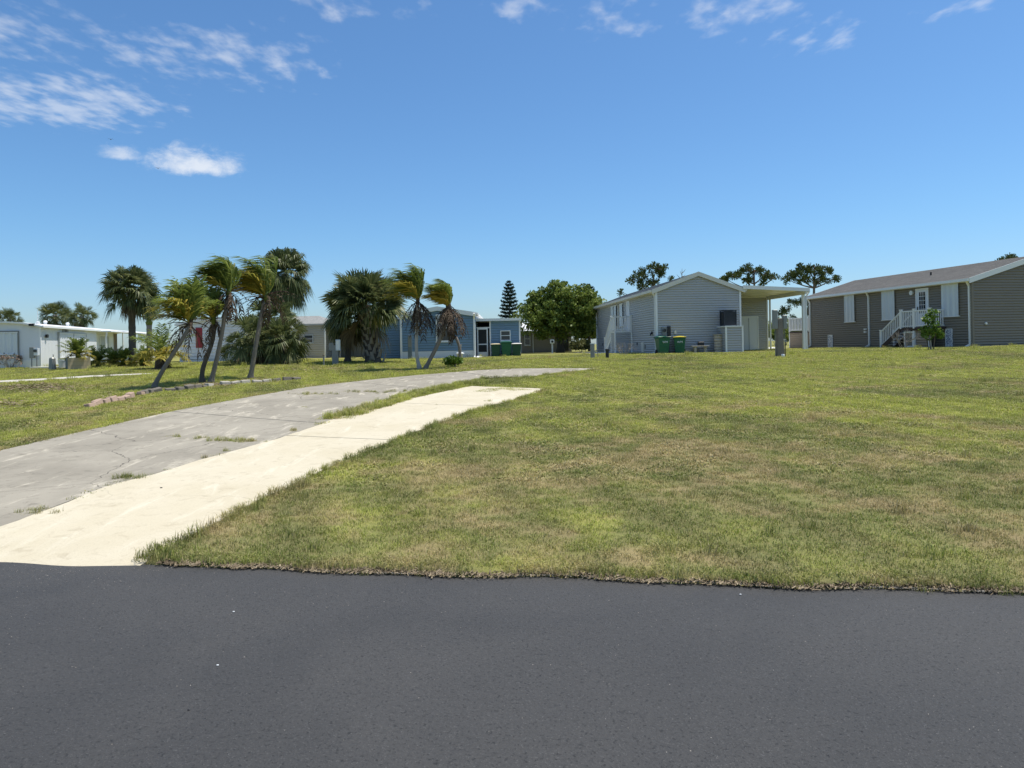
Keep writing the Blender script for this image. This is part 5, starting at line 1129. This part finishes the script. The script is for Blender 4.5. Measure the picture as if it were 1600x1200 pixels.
    bare_shrub('leafless grey shrub under the taupe stairs', G(1412, 545), 1.25, 0.65, 9); bare_shrub('leafless brown shrub against the grey house landing', G(975, 556), 1.0, 0.75, 9)
    bare_shrub('leafless pinkish shrub by the white gable', G(14, 576), 0.95, 0.65, 11, tips='red_tip')
    bare_shrub('small leafless stems left of the walk at the white home', G(27, 575), 0.3, 0.2, 4)
plants()

# ------------------------------------------------------------------ bins, boxes and yard things
def wheelie_bin(label, loc, rz, body, lid, scale=1.0, group=None, mark=True, flat=False):
    g = thing('wheelie_bin', label, 'bin', loc, rz, group); g.scale = (scale,) * 3
    m = MB(); w0, w1, d0, d1, h = 0.24, 0.32, 0.28, 0.40, 0.92
    m.add([(-w0, -d0, 0.03), (w0, -d0, 0.03), (w0, d0 * 0.7, 0.03), (-w0, d0 * 0.7, 0.03), (-w1, -d1, h), (w1, -d1, h), (w1, d0 + 0.06, h), (-w1, d0 + 0.06, h)], [(3, 2, 1, 0), (4, 5, 6, 7), (0, 1, 5, 4), (1, 2, 6, 5), (2, 3, 7, 6), (3, 0, 4, 7)])
    m.box(-w1 - 0.03, w1 + 0.03, -d1 - 0.03, d0 + 0.09, h - 0.06, h + 0.0); bevel(m.build('body', body, g), 0.03, 2)
    l = MB(); y0, y1 = -d1 - 0.05, d0 + 0.12; xs = [-w1 - 0.045, -w1 * 0.6, 0, w1 * 0.6, w1 + 0.045]; zs = [0.0, 0.06, 0.085, 0.06, 0.0] if not flat else [0.03, 0.05, 0.055, 0.05, 0.03]
    for i in range(4): l.quad((xs[i], y0, h + 0.012 + zs[i] * 0.35), (xs[i + 1], y0, h + 0.012 + zs[i + 1] * 0.35), (xs[i + 1], y1, h + 0.03 + zs[i + 1]), (xs[i], y1, h + 0.03 + zs[i]))
    l.box(xs[0], xs[-1], y0, y1, h + 0.004, h + 0.04); bevel(l.build('lid', lid, g), 0.012)
    for s in (-1, 1):
        wv = MB().tube([(s * (w0 + 0.0), d0 * 0.72, 0.13), (s * (w0 + 0.06), d0 * 0.72, 0.13)], 0.13, 14).build('wheel', M['rubber'], g)
    MB().tube([(-w1 * 0.8, d0 + 0.16, h - 0.05), (w1 * 0.8, d0 + 0.16, h - 0.05)], 0.018, 8).build('handle', body, g)
    MB().tube([(-w0 * 0.8, -d0 - 0.055, 0.42), (w0 * 0.8, -d0 - 0.055, 0.42)], 0.018, 8).build('grab_bar', body, g)
    if mark: text_mesh(g, 'WM', 0.17, (0.02, -d1 * 0.955 - 0.03, 0.66), (R(82), 0, 0), M['white_trim'], 'logo')
    return g
wheelie_bin('green wheeled bin with green lid at the front corner of the grey house', hl(0.15, -0.55), R(8), M['bin_green'], M['bin_green'], 1.06, 'bins at the grey house')
wheelie_bin('green wheeled bin with a bright yellow lid before the grey gable', hl(1.2, -0.5), R(-14), M['bin_green'], M['yellow'], 1.04, 'bins at the grey house')
for px, lid, lab, s, mt in ((775, M['lid_cream'], 'dark green bin with a faded tan lid, left of three by the blue shed', 0.93, M['bin_dark']), (791.5, M['bin_green'], 'tall all-green bin in the middle of three by the blue shed', 1.06, M['bin_green']), (807.5, M['lid_white'], 'dark green bin with a white lid, right of three by the blue shed', 0.93, M['bin_dark'])):
    p = at(px, 556, 47.15); wheelie_bin(lab, (p.x, 47.15, 0.885), 0, mt, lid, s, 'bins by the blue shed', False, True)

def bench():
    g = thing('garden_bench', 'small stone garden bench against the grey gable', 'bench', hl(2.42, -0.45), R(4))
    m = MB().box(-0.55, 0.55, -0.2, 0.2, 0.40, 0.455); bevel(m.build('seat', M['stone'], g), 0.012)
    for x in (-0.3, 0.32): MB().lathe([(0.12, 0.0), (0.12, 0.05), (0.085, 0.1), (0.10, 0.25), (0.085, 0.33), (0.12, 0.36), (0.12, 0.399)], 12, x, 0).build('leg', M['beige'], g)
    b = thing('speaker_box', 'small black box sitting on the stone bench', 'box', hl(2.47, -0.44, 0.03 + 0.456), R(4)); bb = MB().box(-0.17, 0.17, -0.09, 0.09, 0.0, 0.22); bevel(bb.build('case', M['black'], b), 0.012)
    f = MB()
    for k in range(5): f.box(-0.14, 0.14, -0.098, -0.0905, 0.03 + k * 0.035, 0.045 + k * 0.035)
    f.build('grille', M['ac'], b)
    q = thing('garden_pot', 'low dark pot tucked behind the stone bench', 'pot', hl(2.25, -0.2), 0); MB().lathe([(0.13, 0), (0.19, 0.24), (0.2, 0.26), (0.17, 0.255), (0.12, 0.06)], 12).build('pot', M['grey_metal'], q)
bench()
def urn():
    g = thing('stacked_planter', 'tall beige ribbed stacked planter beside the air-conditioner stand', 'planter', hl(3.48, -0.55), 0)
    for k in range(6):
        z = 0.17 * k; r = 0.25 + 0.008 * (k % 3); MB().lathe([(r - 0.03, z), (r, z + 0.03), (r + 0.01, z + 0.10), (r - 0.015, z + 0.165)], 16).build('ring', M['beige'], g, smooth=True)
    MB().lathe([(0.29, 1.02), (0.31, 1.05), (0.31, 1.10), (0.26, 1.11), (0.22, 1.06)], 16).build('rim', M['stone'], g); MB().tube([(0.05, 0, 1.05), (0.06, 0, 1.32)], 0.012, 6).build('spout', M['grey_metal'], g)
urn()
def ac_unit():
    s = thing('equipment_stand', 'grey clapboard stand with white corners carrying the air conditioner', 'stand', hl(4.12, -0.8), R(4.03)); S = M['grey_siding']; w, d, h = 0.48, 0.55, 1.5
    siding(s, (-w, -d), (w, -d), 0.0, [(0, h), (2 * w, h)], S); siding(s, (-w, 0.75), (-w, -d), 0.0, [(0, h), (1.3, h)], S); siding(s, (w, -d), (w, 0.75), 0.0, [(0, h), (1.3, h)], S)
    for x in (-w, w): post(s, x, -d, 0, h - 0.001, 0.09, M['white_trim'])
    MB().box(-w - 0.08, w + 0.06, -d - 0.07, 0.76, h, h + 0.06).build('top', M['white_trim'], s)
    a = thing('air_conditioner', 'dark louvred air conditioner on top of the clapboard stand', 'air conditioner', hl(4.02, -0.72, 0.03 + h + 0.061), R(4.03)); w = 0.34
    MB().box(-w + 0.02, w - 0.02, -w + 0.02, w - 0.02, 0.04, 0.84).build('core', M['black'], a)
    for k in range(15):
        z = 0.06 + k * 0.053; m = MB()
        for x0, x1, y0, y1 in ((-w, w, -w, -w + 0.018), (-w, w, w - 0.018, w), (-w, -w + 0.018, -w + 0.019, w - 0.019), (w - 0.018, w, -w + 0.019, w - 0.019)): m.box(x0, x1, y0, y1, z, z + 0.032)
        m.build('louvre', M['ac'], a)
    for x in (-1, 1):
        for y in (-1, 1): MB().box(x * w - 0.025, x * w + 0.025, y * w - 0.025, y * w + 0.025, 0.0, 0.87).build('corner_post', M['ac'], a)
    MB().box(-w - 0.03, w + 0.03, -w - 0.03, w + 0.03, 0.871, 0.92).build('top_cap', M['ac'], a); MB().lathe([(0.27, 0.921), (0.27, 0.945), (0.05, 0.96)], 14).build('fan_guard', M['grey_metal'], a); MB().box(-w, w, -w, w, 0, 0.035).build('base_pan', M['grey_metal'], a)
ac_unit()
def utility_post():
    b = G(1219, 557); k = b.y / FPX
    g = thing('utility_post', 'weathered wooden utility post with two grey meter boxes on the lawn', 'utility post', b, R(6)); m = MB(); m.add([(-0.19, -0.13, -0.2), (0.17, -0.13, -0.2), (0.17, 0.13, -0.2), (-0.19, 0.13, -0.2), (-0.11, -0.11, 1.75), (0.12, -0.11, 1.78), (0.12, 0.11, 1.78), (-0.11, 0.11, 1.75)], [(3, 2, 1, 0), (4, 5, 6, 7), (0, 1, 5, 4), (1, 2, 6, 5), (2, 3, 7, 6), (3, 0, 4, 7)]); bevel(m.build('post', M['wood'], g), 0.025, 2)
    for x0, x1, z0, z1 in ((-0.34, -0.13, 1.27, 2.16), (0.13, 0.33, 1.27, 1.9)):
        bx = bevel(MB().box(x0, x1, -0.12, 0.06, z0, z1).build('meter_box', M['grey_metal'], g), 0.012); MB().box(x0 + 0.02, x1 - 0.02, -0.132, -0.121, z0 + 0.04, z1 - 0.05).build('cover', M['grey_metal'], bx)
        MB().tube([((x0 + x1) / 2, -0.02, -0.1), ((x0 + x1) / 2, -0.02, z0 - 0.001)], 0.016, 8).build('conduit', M['grey_metal'], g)
    MB().tube([(0.30, -0.133, 1.55), (0.30, -0.16, 1.55)], 0.035, 8).build('padlock', M['white_trim'], g)
    MB().tube([(0.02, 0.12, 1.6), (0.0, 0.12, 2.1)], 0.012, 6).build('ground_wire', M['black'], g)
    p = G(1227, 558); h = thing('hose_standpipe', 'thin dark standpipe with tap beside the wooden utility post', 'standpipe', p); MB().tube([(0, 0, -0.1), (0.01, 0, 0.6), (0.03, 0, 0.72)], 0.02, 7).build('pipe', M['black'], h); MB().box(-0.02, 0.1, -0.03, 0.03, 0.68, 0.76).build('tap', M['grey_metal'], h); MB().lathe([(0.07, 0.0), (0.08, 0.1), (0.05, 0.14)], 8, -0.1, 0).build('valve', M['white_trim'], h)
utility_post()
def pedestals():
    b = G(524, 570); g = thing('utility_pedestal', 'grey twin-box electric pedestal before the booted palm', 'utility box', b); MB().box(-0.14, 0.16, -0.08, 0.08, -0.1, 1.0).build('pillar', M['grey_metal'], g)
    a = bevel(MB().box(0.06, 0.30, -0.14, -0.081, 0.72, 1.28).build('meter_box', M['shutter'], g), 0.01); MB().box(0.09, 0.27, -0.15, -0.141, 0.78, 1.22).build('cover', M['white_trim'], a); bevel(MB().box(-0.30, -0.06, -0.06, 0.08, 0.72, 1.12).build('breaker_box', M['grey_metal'], g), 0.01)
    b = G(506, 572); g = thing('standpipe', 'short grey pipe standing left of the twin-box pedestal', 'pipe', b); MB().tube([(0, 0, -0.1), (0, 0, 0.5)], 0.04, 8).build('pipe', M['grey_metal'], g); MB().lathe([(0.055, 0.5), (0.055, 0.56), (0.02, 0.57)], 8).build('cap', M['wood'], g)
    b = G(82, 578.5); g = thing('cable_pedestal', 'grey tapered cable pedestal in front of the white home', 'utility box', b); m = MB(); m.lathe([(0.17, -0.1), (0.17, 0.1), (0.14, 0.6), (0.1, 0.65)], 8); m.build('case', M['grey_metal'], g); MB().tube([(0.05, 0, 0.6), (0.05, 0, 0.8)], 0.02, 6).build('stub', M['grey_metal'], g)
    b = at(57, 574, 39.6); g = thing('meter_stand', 'grey electric meter box on posts at the white home corner', 'utility box', on(b.x, 39.4)); z = 0
    for x in (-0.12, 0.16): MB().tube([(x, 0, -0.1), (x, 0, 1.0)], 0.03, 7).build('leg', M['grey_metal'], g)
    a = bevel(MB().box(-0.2, 0.04, -0.08, 0.1, 0.55, 1.15).build('breaker_box', M['grey_metal'], g), 0.01); c = bevel(MB().box(0.045, 0.27, -0.09, 0.1, 0.7, 1.1).build('meter_box', M['shutter'], g), 0.01); MB().tube([(0.16, -0.091, 0.95), (0.16, -0.17, 0.95)], 0.085, 12).build('meter_dial', M['glass'], c)
    b = on(-25.0, 38.9); g = thing('transformer_pad', 'pale concrete step at the foot of the white home', 'step', b); bevel(MB().box(-1.0, 1.5, -0.3, 0.5, -0.05, 0.09).build('slab', M['conc_white'], g), 0.01)
    b = G(926, 560); g = thing('cable_pedestal', 'grey square cable pedestal left of the grey house walk', 'utility box', b); bevel(MB().box(-0.1, 0.1, -0.1, 0.1, -0.1, 0.72).build('case', M['grey_metal'], g), 0.02); MB().box(-0.115, 0.115, -0.115, 0.115, 0.721, 0.76).build('cap', M['shutter'], g); MB().tube([(0.26, 0, -0.1), (0.26, 0, 0.45)], 0.015, 6).build('stake', M['grey_metal'], g)
    b = G(949, 560); g = thing('sewer_cleanout', 'short black capped pipe in the lawn before the white stairs', 'pipe', b); MB().lathe([(0.085, -0.1), (0.085, 0.38), (0.11, 0.385), (0.11, 0.46), (0.04, 0.48)], 12).build('pipe', M['black'], g)
    b = on(at(863, 545, 60).x, 60); g = thing('mail_post', 'white post with a small box in front of the oak', 'post', b); MB().box(-0.06, 0.06, -0.06, 0.06, -0.1, 0.8).build('post', M['white_trim'], g); bevel(MB().box(-0.17, 0.17, -0.2, 0.2, 0.8, 1.15).build('box', M['white_trim'], g), 0.03); MB().lathe([(0.09, 0.0), (0.09, 0.001)], 10).build('foot', M['white_trim'], g); MB().tube([(0, -0.201, 0.97), (0, -0.215, 0.97)], 0.1, 12).build('dial', M['black'], g)
    b = G(644, 568); g = thing('electric_cabinet', 'grey upright panel box behind the slim pale palm', 'utility box', on(-6.35, 44.6)); bevel(MB().box(-0.13, 0.13, -0.06, 0.06, -0.1, 1.55).build('panel', plain('panel_blue', (0.13, 0.17, 0.21), 0.5), g), 0.01); MB().box(-0.10, 0.10, -0.07, -0.061, 0.8, 1.45).build('cover', M['grey_metal'], g)
    b = G(718, 570); g = thing('broken_post', 'crooked broken grey tree stump before the blue house', 'stump', b); MB().tube(bez([(0.05, 0, -0.1), (-0.05, 0, 0.5), (0.15, 0, 0.75), (-0.05, 0, 1.02), (-0.15, 0, 1.32)], 9), [0.10, 0.09, 0.085, 0.08, 0.085, 0.08, 0.07, 0.075, 0.08, 0.06], 8).build('stem', M['bark_palm'], g, smooth=True); MB().tube([(0.0, 0, 0.7), (0.12, 0, 0.98)], [0.06, 0.03], 7).build('snag', M['pale_bark'], g)
    g = thing('cap_dome', 'white upturned basin against the blue house skirting', 'basin', on(-3.3, 45.3)); MB().lathe([(0.18, 0.0), (0.18, 0.28), (0.28, 0.30), (0.26, 0.36), (0.1, 0.42)], 12).build('dome', M['white_trim'], g, smooth=True)
    g = thing('splash_block', 'white splash block at the foot of the blue house corner', 'splash block', on(-2.1, 45.4)); m = MB(); m.add([(-0.2, -0.3, -0.02), (0.25, -0.3, -0.02), (0.2, 0.25, -0.02), (-0.15, 0.25, -0.02), (-0.2, -0.3, 0.05), (0.25, -0.3, 0.05), (0.2, 0.25, 0.14), (-0.15, 0.25, 0.14)], [(3, 2, 1, 0), (4, 5, 6, 7), (0, 1, 5, 4), (1, 2, 6, 5), (2, 3, 7, 6), (3, 0, 4, 7)]); bevel(m.build('block', M['white_trim'], g), 0.02)
pedestals()
def planter():
    b = G(122, 577); g = thing('planter_box', 'square planter box on the white home lawn, sides coloured as shaded grey and sunlit tan', 'planter', b, R(38)); w = 0.5
    for k in range(3):
        z0, z1 = 0.0 + 0.2 * k - (0.05 if k == 0 else 0), 0.195 + 0.2 * k
        for x0, x1, y0, y1, mt in ((-w, w, -w, -w + 0.07, 'planter_lit'), (-w, w, w - 0.07, w, 'planter'), (-w, -w + 0.07, -w + 0.071, w - 0.071, 'planter'), (w - 0.07, w, -w + 0.071, w - 0.071, 'planter_lit')): MB().box(x0, x1, y0, y1, z0, z1).build('board', M[mt], g)  # sun and shade put into board colour: tan lit sides, dark grey others
    MB().box(-w + 0.08, w - 0.08, -w + 0.08, w - 0.08, 0, 0.5).build('soil', M['edge_soil'], g)
    c = b + Vector((0, 0, 0.5)); feather_palm('spiky agave-like cycad growing in the planter box', c, [c, c + Z * 0.1, c + Z * 0.2], 0.95, 16, 9, 3, Vector((0, 0, 0)), r0=0.09, r1=0.09, bark='bark_dark', name='potted_cycad', leaf=0.24, aim=Vector((0, 0, 0.5)))
    g = thing('garden_pail', 'pale grey pail left of the planter box', 'pail', G(97, 576)); MB().lathe([(0.14, 0), (0.18, 0.4), (0.2, 0.42), (0.2, 0.46), (0.15, 0.45)], 12).build('pail', M['shutter'], g)
planter()
def edging():
    root = thing('garden_edging', 'broken line of pink and grey edging stones round the palm bed', 'edging', G(300, 610)); o = Vector(root.location)
    Pp = [G(*p) for p in ((136, 637), (165, 630), (200, 623), (238, 613), (270, 611.5), (305, 607.5), (340, 602.5), (380, 599.5), (420, 597), (470, 593.5))]
    L = sum((b - a).length for a, b in zip(Pp, Pp[1:])); n = int(L / 0.36); Q = resample(Pp, n + 1)
    for i, (a, b) in enumerate(zip(Q, Q[1:])):
        f = i / n
        if random.random() < (0.10 if f < 0.3 else 0.04): continue
        d = unit(b - a); c = (a + b) / 2 + Vector((random.gauss(0, .012), random.gauss(0, .03), 0)); l = 0.155 * random.uniform(0.9, 1.05); w = random.uniform(0.08, 0.11); h = random.uniform(0.09, 0.15)
        m = MB(); m.add([(-l, -w, -0.08), (l, -w, -0.08), (l, w, -0.08), (-l, w, -0.08), (-l, -w * .7, h * random.uniform(.8, 1)), (l, -w * .75, h), (l * .95, w * .8, h * random.uniform(.9, 1.1)), (-l, w * .8, h)], [(3, 2, 1, 0), (4, 5, 6, 7), (0, 1, 5, 4), (1, 2, 6, 5), (2, 3, 7, 6), (3, 0, 4, 7)])
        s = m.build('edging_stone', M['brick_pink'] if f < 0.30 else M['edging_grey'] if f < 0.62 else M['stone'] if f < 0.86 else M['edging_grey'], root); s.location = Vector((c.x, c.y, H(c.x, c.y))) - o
        s.rotation_euler = (random.gauss(0, .10), random.gauss(0, .08), math.atan2(d.y, d.x) + random.gauss(0, .07)); bevel(s, 0.015, 1)
edging()
def leaf_litter():
    mb = MB()
    for px, py, w, h, n in ((55, 606, 110, 9, 1500), (20, 632, 50, 8, 260), (440, 577, 130, 5, 700), (545, 575, 90, 3.5, 420), (720, 577, 90, 4, 380), (330, 602, 60, 5, 420), (240, 608, 34, 5, 160), (395, 594, 40, 4, 200), (180, 622, 60, 7, 160)):
        for _ in range(n):
            p = G(px + random.gauss(0, w / 2.6), py + random.gauss(0, h / 2.6)); a = random.uniform(0, 6.28); l = random.uniform(0.02, 0.10); w2 = random.uniform(0.006, 0.03); z = random.uniform(0.02, 0.055)
            d = Vector((math.cos(a), math.sin(a), random.uniform(-.2, .2))) * l; e = Vector((-math.sin(a), math.cos(a), random.uniform(-.4, .4))) * w2; p = p + Vector((0, 0, z)); mb.quad(p - d, p + e, p + d, p - e)
    stuff(mb.build('leaf_litter', M['litter']))['label'] = 'brown dead leaves scattered on the lawn under the palms'
leaf_litter()
def birds():
    for px, py, lab in ((173, 218, 'tiny dark bird flying high left of the small cloud'), (247, 263, 'tiny dark bird flying just under the small cloud')):
        p = at(px, py, 150); g = thing('bird', lab, 'bird', p, R(20)); m = MB(); m.tube([(0, -0.3, 0), (0, -0.18, 0.02), (0, 0.05, 0.02), (0, 0.32, 0)], [0.02, 0.07, 0.08, 0.015], 7); b = m.build('body', M['black'], g, smooth=True)
        for sg in (-1, 1):
            w = MB(); w.add([(sg * 0.04, -0.12, 0.03), (sg * 0.04, 0.10, 0.03), (sg * 0.36, 0.06, 0.16), (sg * 0.62, 0.12, 0.06), (sg * 0.36, -0.10, 0.16), (sg * 0.04, -0.01, 0.06), (sg * 0.36, -0.02, 0.18)], [(0, 4, 6, 5), (5, 6, 2, 1), (4, 3, 6), (6, 3, 2), (0, 1, 2, 3, 4)]); w.build('wing', M['black'], g)
birds()
def pebbles():
    for (px, py, s, lab, mt) in ((365, 957, 0.006, 'white pebble on the street, the farther of two', 'white_trim'), (340, 1041, 0.006, 'white pebble on the street, the nearer of two', 'white_trim'), (295, 1111, 0.006, 'black pebble on the street near the lower left', 'black'), (1157, 930, 0.006, 'white pebble on the street near the turf edge', 'white_trim'), (529, 723, 0.02, 'dark pebble on the cream parking strip', 'black'), (252, 765, 0.012, 'tiny dark pebble on the cream parking strip', 'black')):
        d = ray(px, py); k = CZ / -d.z if py > 880 else None
        p = Vector((d.x * k, k, 0.004)) if k else G(px, py) + Vector((0, 0, 0.018))
        m = MB()
        n = 7; rings = [(0.5, -0.1), (1.0, 0.35), (0.85, 0.75), (0.3, 1.0)]
        m.tube([(0, 0, z * s) for r, z in rings], [r * s for r, z in rings], n); o = m.build('pebble', M[mt], None, True, p); o.scale = (1.3, 0.9, 0.8); tag(o, lab, 'pebble')
pebbles()
